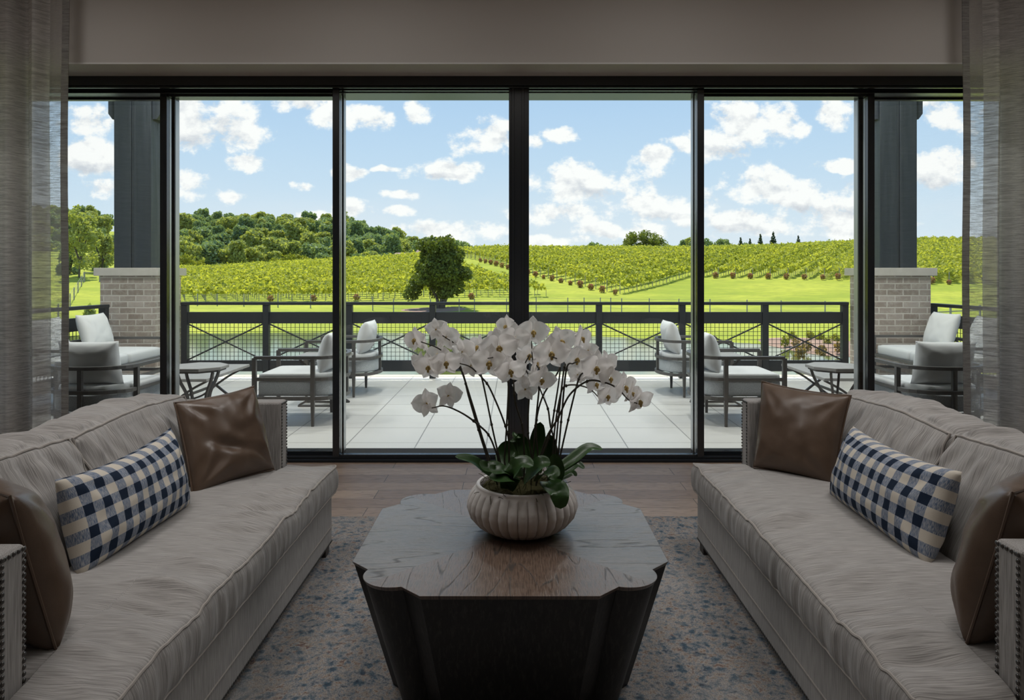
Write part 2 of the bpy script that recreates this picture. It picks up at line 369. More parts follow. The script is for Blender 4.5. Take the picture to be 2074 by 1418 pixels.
# ------------------------------------------------------------------ mesh helpers
def sstep(x): x = np.clip(x, 0, 1); return x*x*(3-2*x)
class MB:
    def __init__(s): s.v = []; s.f = []; s.uv = None
    def add(s, vs, fs):
        o = len(s.v); s.v += [tuple(map(float, v)) for v in vs]; s.f += [tuple(i+o for i in f) for f in fs]; return s
    def box(s, x0, x1, y0, y1, z0, z1, rz=0, c=None):
        vs = [(x, y, z) for z in (z0, z1) for y in (y0, y1) for x in (x0, x1)]
        if rz:
            c = c or ((x0+x1)/2, (y0+y1)/2); ca, sa = math.cos(rz), math.sin(rz)
            vs = [(c[0]+(x-c[0])*ca-(y-c[1])*sa, c[1]+(x-c[0])*sa+(y-c[1])*ca, z) for x, y, z in vs]
        return s.add(vs, [(0, 2, 3, 1), (4, 5, 7, 6), (0, 1, 5, 4), (2, 6, 7, 3), (0, 4, 6, 2), (1, 3, 7, 5)])
    def tube(s, pts, r, seg=8, cap=True, flat=None):
        pts = [Vector(p) for p in pts]; n = len(pts); rs = r if isinstance(r, (list, tuple)) else [r]*n
        t0 = (pts[1]-pts[0]).normalized(); up = Vector((0, 0, 1)) if abs(t0.z) < .9 else Vector((1, 0, 0))
        a = t0.cross(up).normalized(); vs = []; fs = []
        for i, p in enumerate(pts):
            t = (pts[min(i+1, n-1)]-pts[max(i-1, 0)])
            if t.length < 1e-9: t = t0
            t.normalize(); a = (a - t*a.dot(t)); a.normalize(); b = t.cross(a)
            for k in range(seg):
                th = 2*PI*k/seg; vs.append(p + a*math.cos(th)*rs[i] + b*math.sin(th)*rs[i])
            if i:
                for k in range(seg):
                    k2 = (k+1) % seg; fs.append(((i-1)*seg+k, (i-1)*seg+k2, i*seg+k2, i*seg+k))
        if cap: fs.append(tuple(range(seg))[::-1]); fs.append(tuple((n-1)*seg+k for k in range(seg)))
        return s.add(vs, fs)
    def ribbon(s, pts, w, h, up=(0, 0, 1), closed=False):
        """rectangular bar swept along pts; w across, h along up"""
        pts = [Vector(p) for p in pts]; n = len(pts); up = Vector(up).normalized(); vs = []; fs = []
        for i, p in enumerate(pts):
            a = pts[(i+1) % n] if (closed or i < n-1) else p; b = pts[i-1] if (closed or i > 0) else p
            t = (a-b).normalized(); sd_ = t.cross(up)
            if sd_.length < 1e-6: sd_ = Vector((1, 0, 0))
            sd_.normalize(); u2 = sd_.cross(t).normalized()
            for (q, r_) in ((-1, -1), (1, -1), (1, 1), (-1, 1)): vs.append(p + sd_*q*w/2 + u2*r_*h/2)
        m = n if closed else n-1
        for i in range(m):
            j = (i+1) % n
            for k in range(4):
                k2 = (k+1) % 4; fs.append((i*4+k, i*4+k2, j*4+k2, j*4+k))
        if not closed: fs.append((3, 2, 1, 0)); fs.append(tuple((n-1)*4+k for k in range(4)))
        return s.add(vs, fs)
    def lathe(s, prof, seg=48, c=(0, 0), rmod=None, closed=False):
        vs = []; fs = []; n = len(prof)
        for i, (r, z) in enumerate(prof):
            for k in range(seg):
                th = 2*PI*k/seg; rr = r*(rmod(th, i/(n-1)) if rmod else 1)
                vs.append((c[0]+rr*math.cos(th), c[1]+rr*math.sin(th), z))
            if i:
                for k in range(seg):
                    k2 = (k+1) % seg; fs.append(((i-1)*seg+k, (i-1)*seg+k2, i*seg+k2, i*seg+k))
        fs.append(tuple(range(seg))[::-1]); fs.append(tuple((n-1)*seg+k for k in range(seg)))
        return s.add(vs, fs)
    def ball(s, c, r, su=10, sv=6, sc=(1, 1, 1)):
        vs = [(c[0], c[1], c[2]+r*sc[2])]; fs = []
        for i in range(1, sv):
            ph = PI*i/sv
            for k in range(su): vs.append((c[0]+r*sc[0]*math.sin(ph)*math.cos(2*PI*k/su), c[1]+r*sc[1]*math.sin(ph)*math.sin(2*PI*k/su), c[2]+r*sc[2]*math.cos(ph)))
        vs.append((c[0], c[1], c[2]-r*sc[2])); L = len(vs)-1
        for k in range(su): fs.append((0, 1+k, 1+(k+1) % su)); fs.append((L, 1+(sv-2)*su+(k+1) % su, 1+(sv-2)*su+k))
        for i in range(sv-2):
            for k in range(su): a = 1+i*su+k; b = 1+i*su+(k+1) % su; fs.append((a, a+su, b+su, b))
        return s.add(vs, fs)
    def prism(s, poly, z0, z1, s1=1.0, c=(0, 0), s0=1.0):
        n = len(poly); vs = [(c[0]+(x-c[0])*s0, c[1]+(y-c[1])*s0, z0) for x, y in poly]+[(c[0]+(x-c[0])*s1, c[1]+(y-c[1])*s1, z1) for x, y in poly]
        fs = [tuple(range(n))[::-1], tuple(range(n, 2*n))]+[(i, (i+1) % n, n+(i+1) % n, n+i) for i in range(n)]
        return s.add(vs, fs)
    def build(s, name, m, parent=None, smooth=False, bevel=0, uv=False, loc=None, angle=40, seg=2):
        me = bpy.data.meshes.new(name); me.from_pydata(s.v, [], s.f)
        if uv == 'box':
            l = me.uv_layers.new(name='UVMap')
            for p in me.polygons:
                nx, ny, nzv = map(abs, p.normal)
                for li in p.loop_indices:
                    x, y, z = me.vertices[me.loops[li].vertex_index].co
                    l.data[li].uv = (y+.1, z) if nx > max(ny, nzv) else ((x, z) if ny > nzv else (x, y))
        elif s.uv is not None:
            l = me.uv_layers.new(name='UVMap')
            for lp in me.loops: l.data[lp.index].uv = s.uv[lp.vertex_index]
        me.materials.append(M[m] if isinstance(m, str) else m)
        o = bpy.data.objects.new(name, me); C.objects.link(o)
        if smooth: me.shade_smooth() if angle >= 180 else (me.shade_smooth(), me.set_sharp_from_angle(angle=math.radians(angle)))
        if parent: o.parent = parent
        if loc: o.location = loc
        if bevel:
            b = o.modifiers.new('bevel', 'BEVEL'); b.width = bevel; b.segments = seg; b.limit_method = 'ANGLE'
        return o

def thing(name, label, cat, loc=(0, 0, 0), rz=0, group=None):
    o = bpy.data.objects.new(name, None); C.objects.link(o); o.location = loc; o.rotation_euler = (0, 0, rz); o.empty_display_size = .1
    o['label'] = label; o['category'] = cat
    if group: o['group'] = group
    return o
def tag(o, label=None, cat=None, group=None, kind=None):
    for k, v in (('label', label), ('category', cat), ('group', group), ('kind', kind)):
        if v: o[k] = v
    return o
def struct(o): o['kind'] = 'structure'; return o
def copy_tree(o, parent=None):
    c = o.copy(); C.objects.link(c); c.parent = parent
    for ch in o.children: copy_tree(ch, c)
    return c
def catmull(pts, n=8):
    pts = [Vector(p) for p in pts]; q = [pts[0]*2-pts[1]]+pts+[pts[-1]*2-pts[-2]]; out = []
    for i in range(1, len(q)-2):
        for k in range(n):
            t = k/n; a, b, c_, d = q[i-1], q[i], q[i+1], q[i+2]
            out.append(.5*((2*b)+(c_-a)*t+(2*a-5*b+4*c_-d)*t*t+(3*b-a-3*c_+d)*t**3))
    out.append(pts[-1]); return out
def N3(x, y, z): return mn.noise(Vector((x, y, z)))

def rbox(half, r, us, warp=None, bulge=(0, 0, 0)):
    """closed rounded box; us = three lists of params in [-1,1]; returns MB with unique verts"""
    mb = MB(); idx = {}; hx = half
    def vert(p):
        k = tuple(round(c, 5) for c in p)
        if k in idx: return idx[k]
        q = [p[i]*hx[i] for i in range(3)]
        cl = [max(-(hx[i]-r), min(hx[i]-r, q[i])) for i in range(3)]
        d = Vector([q[i]-cl[i] for i in range(3)])
        # push onto rounded surface
        if d.length > 1e-9: d = d.normalized()*r
        pos = Vector(cl)+d
        for i in range(3):
            j, l = (i+1) % 3, (i+2) % 3
            if bulge[i]: pos[i] += bulge[i]*p[i]*(max(0, 1-p[j]**4))*(max(0, 1-p[l]**4))
        if warp: pos = warp(pos, p)
        idx[k] = len(mb.v); mb.v.append(tuple(pos)); return idx[k]
    for ax in range(3):
        a, b = (ax+1) % 3, (ax+2) % 3
        for sgn in (-1, 1):
            for i in range(len(us[a])-1):
                for j in range(len(us[b])-1):
                    q = []
                    for (ii, jj) in ((i, j), (i+1, j), (i+1, j+1), (i, j+1)):
                        p = [0, 0, 0]; p[ax] = sgn; p[a] = us[a][ii]; p[b] = us[b][jj]; q.append(vert(p))
                    mb.f.append(tuple(q) if sgn > 0 else tuple(q[::-1]))
    return mb
def lin(n, edge=None):
    """params in [-1,1], denser at the ends"""
    return [math.copysign(abs(t)**.8, t) if False else math.sin(t*PI/2)*.35+t*.65 for t in np.linspace(-1, 1, n)]

def pillow(name, label, cat, corners, T, matname, pipe=None, seed=0, group=None, uvs=None, pinch=.10, wr=.006, n=44, parent=None, sag=0, fold=0):
    """corners BL, BR, TR, TL in world space, front side facing the viewer of that order (counter-clockwise)"""
    c = [Vector(p) for p in corners]; ctr = sum(c, Vector())/4
    nrm = (c[1]-c[0]).cross(c[3]-c[0]).normalized()
    Lu = ((c[1]-c[0]).length+(c[2]-c[3]).length)/2; Lv = ((c[3]-c[0]).length+(c[2]-c[1]).length)/2
    mb = MB(); mb.uv = []; ids = {}; edge = []
    def pos(i, j, side):
        u = -1+2*i/n; v = -1+2*j/n
        uu_ = u*(1-pinch*(1-v*v)*.0) ; 
        pu = pinch*Lv/max(Lu, Lv); pv = pinch*Lu/max(Lu, Lv)
        ub = u*(1-pinch*.5*(1-abs(v)**2.2)*abs(u)**3); vb = v*(1-pinch*.6*(1-abs(u)**2.2)*abs(v)**3)
        a, b = (ub+1)/2, (vb+1)/2
        p = c[0]*(1-a)*(1-b)+c[1]*a*(1-b)+c[2]*a*b+c[3]*(1-a)*b
        h = ((1-abs(u)**2.4)*(1-abs(v)**2.4))**.5
        th = T/2*h**.95
        # folds radiating out of the corners
        f = 0
        for k, (cu, cv) in enumerate(((-1, -1), (1, -1), (1, 1), (-1, 1))):
            du, dv = (u-cu)*Lu, (v-cv)*Lv; rr = math.hypot(du, dv)+1e-6; an = math.atan2(dv, du)
            f += math.sin(an*11+seed+k*1.7)*math.exp(-((rr-.12*2)/.17)**2)*1.0
        w1 = N3(u*2.2+seed, v*2.2, side*3+seed)*1.6
        w2 = N3(u*Lu*9+seed*3, v*Lv*9, side*7.)*.9
        th += wr*h*(f+w1*1.2+w2*.7)
        if fold and side > 0:
            dd = (v*.8+u*.35+fold*.25); th -= .022*h*math.exp(-(dd/.10)**2)*math.exp(-((u+.15)/.5)**2)
        p = p+nrm*side*th
        if sag: p = p+Vector((0, 0, -1))*sag*(1-u*u)*(1+v)/2
        return p, ((u+1)/2*Lu, (v+1)/2*Lv)
    for side in (1, -1):
        for i in range(n+1):
            for j in range(n+1):
                bd = i in (0, n) or j in (0, n)
                k = (i, j, 0 if bd else side)
                if k not in ids:
                    p, uv_ = pos(i, j, side); ids[k] = len(mb.v); mb.v.append(tuple(p-ctr)); mb.uv.append(uv_)
    def K(i, j, s_): return ids[(i, j, 0 if (i in (0, n) or j in (0, n)) else s_)]
    for s_ in (1, -1):
        for i in range(n):
            for j in range(n):
                q = (K(i, j, s_), K(i+1, j, s_), K(i+1, j+1, s_), K(i, j+1, s_)); mb.f.append(q if s_ > 0 else q[::-1])
    loop = [(i, 0) for i in range(n)]+[(n, j) for j in range(n)]+[(i, n) for i in range(n, 0, -1)]+[(0, j) for j in range(n, 0, -1)]
    ep = [Vector(mb.v[K(i, j, 1)]) for i, j in loop]; ep.append(ep[0])
    if parent is not None:
        o = mb.build(name, matname, parent, smooth=True, angle=180); o.location = ctr - parent.location; return o
    root = thing(name, label, cat, ctr, group=group)
    cv = mb.build('cover', matname, root, smooth=True, angle=180)
    if pipe: p_ = MB(); p_.tube(ep, .0045, 6, cap=False); p_.build('piping', pipe, root, smooth=True)
    return root

# ================================================================== ROOM
def px(x, y, Y): return Vector(((x-1044)/1460*Y, Y, 1.5-(y-553)/1460*Y))
YW0, YW1 = 5.38, 5.70
b = MB(); b.box(-5.4, 5.4, -4.2, YW1, -.12, 0); struct(b.build('floor', 'plank_floor'))
b = MB(); b.box(-5.4, 5.4, -4.2, 6.05, 3.75, 3.9); struct(b.build('ceiling', 'white_paint'))
b = MB(); b.box(-5.4, -5.25, -4.2, YW0, 0, 3.75); struct(b.build('wall_left', 'wall_paint'))
b = MB(); b.box(5.25, 5.4, -4.2, YW0, 0, 3.75); struct(b.build('wall_right', 'wall_paint'))
b = MB(); b.box(-5.4, 5.4, -4.35, -4.2, 0, 3.75); struct(b.build('wall_back', 'wall_paint'))
b = MB(); b.box(-5.4, 5.4, YW0, 6.05, 3.07, 3.75); b.box(-5.4, -4.15, YW0, 6.05, 0, 3.07); b.box(4.15, 5.4, YW0, 6.05, 0, 3.07)
struct(b.build('wall_front', 'wall_paint'))

b = MB(); b.box(-4.15, 4.15, 5.375, 5.70, 3.058, 3.07); struct(b.build('soffit_brightener', 'white_paint'))  # extra white board, stands in for outdoor light on the soffit
# sliding glass wall: six panels on three tracks
b = MB(); b.box(-4.15, 4.15, 5.70, 6.08, 2.985, 3.07); b.box(-4.15, 4.15, 5.83, 6.08, 2.955, 2.985); b.box(-4.15, 4.15, 5.72, 5.75, 2.97, 2.985)
struct(b.build('trim_1', 'black_frame', bevel=.003))
b = MB(); b.box(-4.15, 4.15, 5.70, 6.10, -.05, .018); b.box(-4.15, 4.15, 5.755, 5.775, .018, .03)
struct(b.build('trim_2', 'threshold', bevel=.003))
TR = {0: 5.80, 1: 5.91, 2: 6.02}
panels = [(-4.12, -2.825, 2), (-2.895, -1.400, 1), (-1.462, .026, 0), (.030, 1.508, 0), (1.448, 2.925, 1), (2.845, 4.12, 2)]
for i, (x0, x1, tr_) in enumerate(panels):
    y = TR[tr_]; r = thing('window_%d' % (i+1), 'x', 'window', ((x0+x1)/2, y, 0)); del r['label']; del r['category']; r['kind'] = 'structure'
    a, c = x0-(x0+x1)/2, x1-(x0+x1)/2; b = MB(); t = .055
    b.box(a, a+t, -.042, .042, .018, 2.985); b.box(c-t, c, -.042, .042, .018, 2.985)
    b.box(a+t, c-t, -.028, .028, .018, .045); b.box(a+t, c-t, -.028, .028, 2.962 if tr_ == 0 else 2.94, 2.985)
    struct(b.build('window_frame', 'black_frame', r, bevel=.003))
    q = 1 if i < 3 else -1
    b = MB()
    for e in ((c, a+t) if i < 3 else (a, c-t)):
        xs_ = sorted((e-.004*q, e+.0015*q)); b.box(xs_[0], xs_[1], -.030 if e in (c, a) else .008, .038, .05, 2.935)
    struct(b.build('interlock', 'satin_aluminium', r))
    b = MB(); b.box(a+t-.005, c-t+.005, -.004, .004, .045, 2.965); struct(b.build('glass_pane', 'glass', r))
b = MB(); b.box(-.052, .108, 5.742, 5.78, .018, 2.985); b.box(-.03, -.01, 5.73, 5.742, .018, 2.985); b.box(.05, .07, 5.73, 5.742, .018, 2.985)
struct(b.build('trim_3', 'black_frame', bevel=.003))

# added fill lights under the ceiling, no real fixtures, to brighten the room
FILLS = []
for (x, y, e) in ((-3.2, 4.1, .5), (-1.1, 4.1, .45), (1.1, 4.1, .45), (3.2, 4.1, .5), (-1.9, 3.0, 2.1), (1.9, 3.0, 2.1), (0, 3.1, 1.3), (-2.6, .6, .6), (2.6, .6, .6)):
    FILLS.append(lamp('room_fill', 'AREA', (x, y, 3.735), (0, 0, 0), 12*e, (1, .975, .95), shape='DISK', size=.6 if y > 3.5 else 1.1)); FILLS[-1].data.spread = math.radians(180 if y > 3.5 else 148)
# invented fill lights below the porch roof that lift the patio brightness
for x in (-4.5, -1.5, 1.5, 4.5):
    for y in (6.7, 8.9):
        lamp('porch_fill', 'AREA', (x, y, 4.76), (0, 0, 0), 44, (1, .98, .95), shape='DISK', size=.6).data.spread = math.radians(150)

# curtains
def curtain(sgn, label, seed):
    X0 = 3.237; root = thing('curtain', label, 'curtain', (sgn*3.9, 5.2, 0))
    pts = []; n = 340; ln = 0
    for i in range(n+1):
        t = i/n; x = X0+.035+t*1.45
        k = max(0, min(1, (t-.035)/.09)); k = k*k*(3-2*k)
        ph = (x-X0)/.26*2*PI + .8*math.sin(x*5+seed)
        pts.append((x, k*.075*math.sin(ph)+.02*k*math.sin(ph*2.3+seed), k))
    zs = np.linspace(.012, 3.74, 26); mb = MB()
    for j, z in enumerate(zs):
        for (x, y, k) in pts:
            s_ = 1-.25*(z/3.7)*k; xx = x+.012*N3(x*3, z*.9, seed)*1.0
            mb.v.append((sgn*xx-sgn*3.9, y*s_+.02*N3(x*4, z*.6, seed+5)+.0, z))
    for j in range(len(zs)-1):
        for i in range(n): a = j*(n+1)+i; mb.f.append((a, a+1, a+n+2, a+n+1))
    dr = mb.build('drape', 'sheer_linen', root, smooth=True, angle=180); dr.data.materials.append(M['heavy_linen'])
    for p in dr.data.polygons: p.material_index = 1 if p.index % n > n*.062 else 0
    mb = MB()
    for z in zs:
        dx = .012*N3((X0+.035)*3, z*.9, seed); dy = .02*N3((X0+.035)*4, z*.6, seed+5)
        for (x, y) in ((X0-.01, .003), (X0+.04, .003), (X0+.04, -.003), (X0-.01, -.003)): mb.v.append((sgn*(x+dx)-sgn*3.9, y+dy, z))
    for j in range(len(zs)-1):
        for k in range(4): k2 = (k+1) % 4; mb.f.append((j*4+k, j*4+k2, j*4+4+k2, j*4+4+k))
    mb.build('hem', 'linen_hem', root, smooth=True)
curtain(-1, 'sheer beige linen curtain hanging at the left end of the glass wall', 1.3)
curtain(1, 'sheer beige linen curtain hanging at the right end of the glass wall', 4.1)

# rug
def rug():
    n = 60; mb = MB(); mb.box(-2.05, 2.05, .3, 4.41, .001, .012)
    o = mb.build('area_rug', 'rug_pile', bevel=.004); tag(o, 'distressed blue grey and beige patterned area rug on the plank floor', 'rug')
rug()

# ------------------------------------------------------------------ sofas (built facing -X, mirrored for the other)
def sofa(sgn, y0, label, seed):
    """sgn=+1: the sofa at +X facing -X. y0 centre"""
    root = thing('sofa', label, 'sofa', (sgn*1.5, y0, 0))
    L = 1.083   # half length
    F = lambda x: sgn*(x-1.5)
    flip = (lambda mb: mb) if sgn > 0 else (lambda mb: (setattr(mb, 'f', [f[::-1] for f in mb.f]), mb)[1])
    # base
    b = MB(); xs = sorted((F(.985), F(1.95)))
    b.box(xs[0], xs[1], -L+.006, L-.006, .058, .315); b.build('base', 'sofa_fabric', root, bevel=.012, seg=3)
    b = MB()
    for z in (.146,): b.tube([(F(.984), -L, z), (F(.984), L, z)], .003, 6)
    b.tube([(F(.983), -L, .312), (F(.983), L, .312)], .005, 6)
    b.build('seam', 'piping', root, smooth=True)
    # feet
    for (x, y) in ((1.02, L-.08), (1.02, -L+.08), (1.9, L-.08), (1.9, -L+.08)):
        xs = sorted((F(x-.03), F(x+.035))); b = MB(); b.box(xs[0], xs[1], y-.035, y+.035, .012, .056); b.build('foot', 'dark_foot', root, bevel=.003)
    # arms
    for s_ in (-1, 1):
        ya, yb = sorted((s_*(L-.10), s_*L)); xs = sorted((F(1.228), F(2.03)))
        b = MB(); b.box(xs[0], xs[1], ya, yb, .055, .823); b.build('arm', 'sofa_fabric_upright', root, bevel=.014, seg=3)
        b = MB()   # nail heads round the arm's front face
        for yy in (ya+.012, yb-.012):
            z = .07
            while z < .815: b.ball((F(1.2265), yy, z), .0062, 8, 5, (.5, 1, 1)); z += .0165
        yy = ya+.02
        while yy < yb-.01: b.ball((F(1.2265), yy, .812), .0062, 8, 5, (.5, 1, 1)); yy += .0165
        tag(b.build('nailhead_trim', 'nail', root, smooth=True), kind='stuff')
        yo = s_*(L+.0015); b = MB(); x = 1.245
        while x < 2.02: b.ball((F(x), yo, .812), .0062, 8, 5, (1, .5, 1)); x += .0165
        tag(b.build('nailhead_trim', 'nail', root, smooth=True), kind='stuff')
    # back
    xs = sorted((F(1.93), F(2.05))); b = MB(); b.box(xs[0], xs[1], -L+.004, L-.004, .056, .8235); b.build('backrest', 'sofa_fabric', root, bevel=.014, seg=3)
    b = MB(); y = -L+.02
    while y < L-.02:
        b.ball((F(1.944), y, .8235), .006, 8, 5, (1, 1, .5)); b.ball((F(2.036), y, .8235), .006, 8, 5, (1, 1, .5)); y += .0165
    tag(b.build('nailhead_trim', 'nail', root, smooth=True), kind='stuff')
    b = MB(); y = -L+.01
    while y < L-.005: b.ball((F(.9845), y, .066), .0065, 8, 5, (.5, 1, 1)); y += .017
    tag(b.build('nailhead_trim', 'nail', root, smooth=True), kind='stuff')
    # seat cushion: T-shaped, x .962..1.68
    hx, hz = .365, .078; xc = .962+hx; Lc = 1.093
    stepu = (1.218-xc)/hx
    ux = sorted(set([round(v, 4) for v in lin(44)]+[stepu-.004, stepu+.012, stepu-.03, stepu+.04]+[-.995, -.985, -.97, -.95]))
    uy = sorted(set([round(v, 4) for v in np.linspace(-1, 1, 190)]+[-.998, -.994, .998, .994])); uz = [-1, -.85, -.6, -.3, 0, .3, .6, .85, 1]
    def warp(p, q):
        x, y, z = p
        yin = (L-.10)-.004
        if q[0] > stepu: y = y*yin/Lc
        yw = y+y0
        cr = max(0, 1-q[1]**6)*max(0, 1-abs(q[0])**3)
        if q[2] > 0: z += .032*cr*q[2]
        fr = math.exp(-((q[0]+.62)/.34)**2)*1.25; ft = (1-abs(q[2])**4)
        cn = N3(x*1.8+seed, yw*13+1.6*N3(x*3, yw*1.5, seed), seed); wr = cn*abs(cn)*.060*(fr+.05)+N3(x*2.5, yw*2.2, seed+3)*.006
        big = -.016*max(0, N3(x*2+5, yw*4+seed, seed+9))
        if abs(q[1]) < .995:
            if q[2] > .5: z += wr+big
            if q[0] < -.9: x += N3(yw*26, z*5, seed)*.010*ft-.010*(1-q[2]**2)
        z += -.012*fr*abs(q[1])**8 if q[2] > 0 else 0
        return Vector((sgn*(x+xc-1.5), y, z+.398))
    mb = flip(rbox((hx, Lc, hz), .028, (ux, uy, uz), warp)); mb.build('seat_cushion', 'sofa_fabric', root, smooth=True, angle=180)
    # welts of the seat: top and bottom front edge
    b = MB()
    for zz, dz in ((1, .0), (-1, 0)):
        pl = []
        for t in np.linspace(-1, 1, 190):
            q = (-.965, t*.9925, zz*.86); r_ = .028
            p = Vector((-hx+.006, t*(Lc-.006), zz*(hz-.008))); pl.append(warp(p, (-.985, t, .9 if zz > 0 else -.9)))
        b.tube(pl, .0048, 6)
    for s_ in (-1, 1):
        for zz in (1, -1):
            pl = [warp(Vector((x, s_*(Lc-.006), zz*(hz-.008))), (x/hx, s_*1.0, .9*zz)) for x in np.linspace(-hx+.006, 1.21-xc, 14)]; b.tube(pl, .0048, 6)
    b.build('piping', 'piping', root, smooth=True)
    # two back cushions
    for k, (ya, yb) in enumerate(((-.975, -.005), (.005, .975))):
        hw, hh, ht = (yb-ya)/2, .215, .115; ym = (ya+yb)/2
        def bw(p, q, k=k, ym=ym):
            x, y, z = p    # x thickness, y width, z height
            yw = y+ym+y0
            edge = max(0, 1-abs(q[1])**5)*max(0, 1-abs(q[2])**5)
            tpz = math.exp(-((q[2]-.60)/.22)**2)*(q[0] < 0)+.9*(1-abs(q[0])**2)*(q[2] > .9)
            c_ = N3(x*3+seed+k, yw*19+2.5*N3(yw*2, z*4, seed+k), z*2.5)*.036*(tpz+.05)+N3(x*3, yw*3, z*3+seed+k*4)*.014
            if q[0] < -.5: x += -c_*.9-.035*edge*(1-.3*q[2])
            if q[0] > .5: x += .02*edge
            if q[2] > .85: z += c_*.9+.022*(1-q[1]**2)
            y += .012*N3(z*6, k*3+seed, x*3)*(1 if abs(q[1]) > .8 else 0)
            sl = .10*q[2]      # leans back
            return Vector((sgn*(x+1.735+sl-1.5), y+ym, z+.665))
        u1 = lin(14); u2 = sorted(set([round(v, 4) for v in np.linspace(-1, 1, 90)]+[-.99, .99])); u3 = [round(v, 4) for v in lin(36)]
        mb = flip(rbox((ht, hw, hh), .045, (u1, u2, u3), bw)); cu = mb.build('back_cushion', 'sofa_fabric', root, smooth=True, angle=180)
        b = MB()
        for xx in (-1, 1):
            pl = []
            E = .018
            path = [(-hw+E, z) for z in np.linspace(-hh+E, hh-E, 20)]+[(y, hh-E) for y in np.linspace(-hw+E, hw-E, 60)][1:]+[(hw-E, z) for z in np.linspace(hh-E, -hh+E, 20)][1:]
            for (y, z) in path: pl.append(bw(Vector((xx*(ht-.010), y, z)), (xx*.97, y/hw, z/hh)))
            b.tube(pl, .005, 6)
        b.build('piping', 'piping', cu, smooth=True)
    return root
sofa(1, 2.832, 'grey tweed nailhead sofa to the right of the wooden table, facing left', 3.7)
sofa(-1, 2.795, 'grey tweed nailhead sofa to the left of the wooden table, facing right', 9.2)

def P3(x, y, z): return (x, y, z)
pillow('throw_pillow', 'square brown leather pillow in the far corner of the right sofa', 'pillow',
       [(1.235, 3.74, .49), (1.52, 3.43, .485), (1.63, 3.50, .905), (1.31, 3.83, .925)], .17, 'brown_leather', 'brown_leather', 1.0, uvs=1, wr=.004, group='brown leather pillows')
pillow('throw_pillow', 'square brown leather pillow leaning in the far corner of the left sofa', 'pillow',
       [(-1.46, 3.26, .485), (-1.24, 3.70, .49), (-1.33, 3.66, .925), (-1.62, 3.42, .885)], .17, 'brown_leather', 'brown_leather', 2.4, wr=.007, fold=1, group='brown leather pillows')
pillow('throw_pillow', 'brown leather pillow behind the near arm of the right sofa', 'pillow',
       [(1.53, 2.26, .485), (1.225, 1.96, .485), (1.29, 1.87, .93), (1.66, 2.16, .93)], .23, 'brown_leather', 'brown_leather', 5.1, wr=.005, group='brown leather pillows')
pillow('throw_pillow', 'brown leather pillow behind the near arm of the left sofa', 'pillow',
       [(-1.225, 1.925, .485), (-1.53, 2.24, .485), (-1.66, 2.13, .93), (-1.29, 1.84, .93)], .23, 'brown_leather', 'brown_leather', 7.7, wr=.006, group='brown leather pillows')
pillow('lumbar_pillow', 'long navy and cream gingham lumbar pillow on the right sofa', 'pillow',
       [(1.43, 3.28, .49), (1.415, 2.46, .49), (1.55, 2.50, .81), (1.545, 3.30, .80)], .20, 'gingham', None, 3.3, wr=.006, sag=.015, group='gingham lumbar pillows')
pillow('lumbar_pillow', 'long navy and cream gingham lumbar pillow on the left sofa', 'pillow',
       [(-1.44, 2.37, .49), (-1.41, 3.12, .49), (-1.54, 3.22, .81), (-1.56, 2.44, .80)], .20, 'gingham', None, 6.1, wr=.007, sag=.02, group='gingham lumbar pillows')

# ------------------------------------------------------------------ coffee table
TZ = .485
def coffee_table():
    root = thing('coffee_table', 'dark walnut pedestal coffee table with scalloped corners on the rug', 'table', (-.018, 2.82, .012))
    poly = []
    for q in range(4):
        seg_ = [(-.284, -.557), (.284, -.557)]
        arc = [(.39+.105*math.cos(math.radians(a)), -.39+.105*math.sin(math.radians(a))) for a in np.linspace(-111, 21, 15)]
        rot = q*PI/2
        for (x, y) in seg_+arc: poly.append((x*math.cos(rot)-y*math.sin(rot), x*math.sin(rot)+y*math.cos(rot)))
    b = MB(); b.prism(poly, 0, TZ-.026, .985, s0=.759); b.build('pedestal', 'dark_oak', root, smooth=True, angle=25)
    b = MB(); b.prism(poly, TZ-.027, TZ-.012, 1.0, s0=.985); b.build('tabletop', 'walnut_top', root, smooth=True, angle=25, bevel=.002)
coffee_table()

# ------------------------------------------------------------------ planter and orchids
BX, BY = .027, 2.85
def planter():
    root = thing('planter_bowl', 'round fluted off-white ceramic bowl on the coffee table', 'bowl', (BX, BY, TZ))
    prof = [(.095, 0), (.115, .001), (.143, .012), (.178, .034), (.203, .064), (.214, .098), (.211, .126), (.201, .148), (.190, .166), (.183, .178), (.181, .186), (.176, .190), (.168, .188), (.165, .176), (.168, .150), (.16, .140)]
    def rm(th, t):
        k = sstep(t/.12)*(1-sstep((t-.50)/.07))
        return 1+.055*k*(abs(math.sin(17*th))**.6-.55)
    pp = []
    for i in range(len(prof)-1):
        for k in range(3): a, c = prof[i], prof[i+1]; t = k/3; pp.append((a[0]+(c[0]-a[0])*t, a[1]+(c[1]-a[1])*t))
    pp.append(prof[-1]); b = MB(); b.lathe(pp, 408, rmod=rm); b.build('bowl', 'matte_ceramic', root, smooth=True, angle=60)
planter()
def c7(x, y, Y): return px(780+x/2.836, 620+y/2.836, Y)
ORO = Vector((BX, BY, TZ+.15))
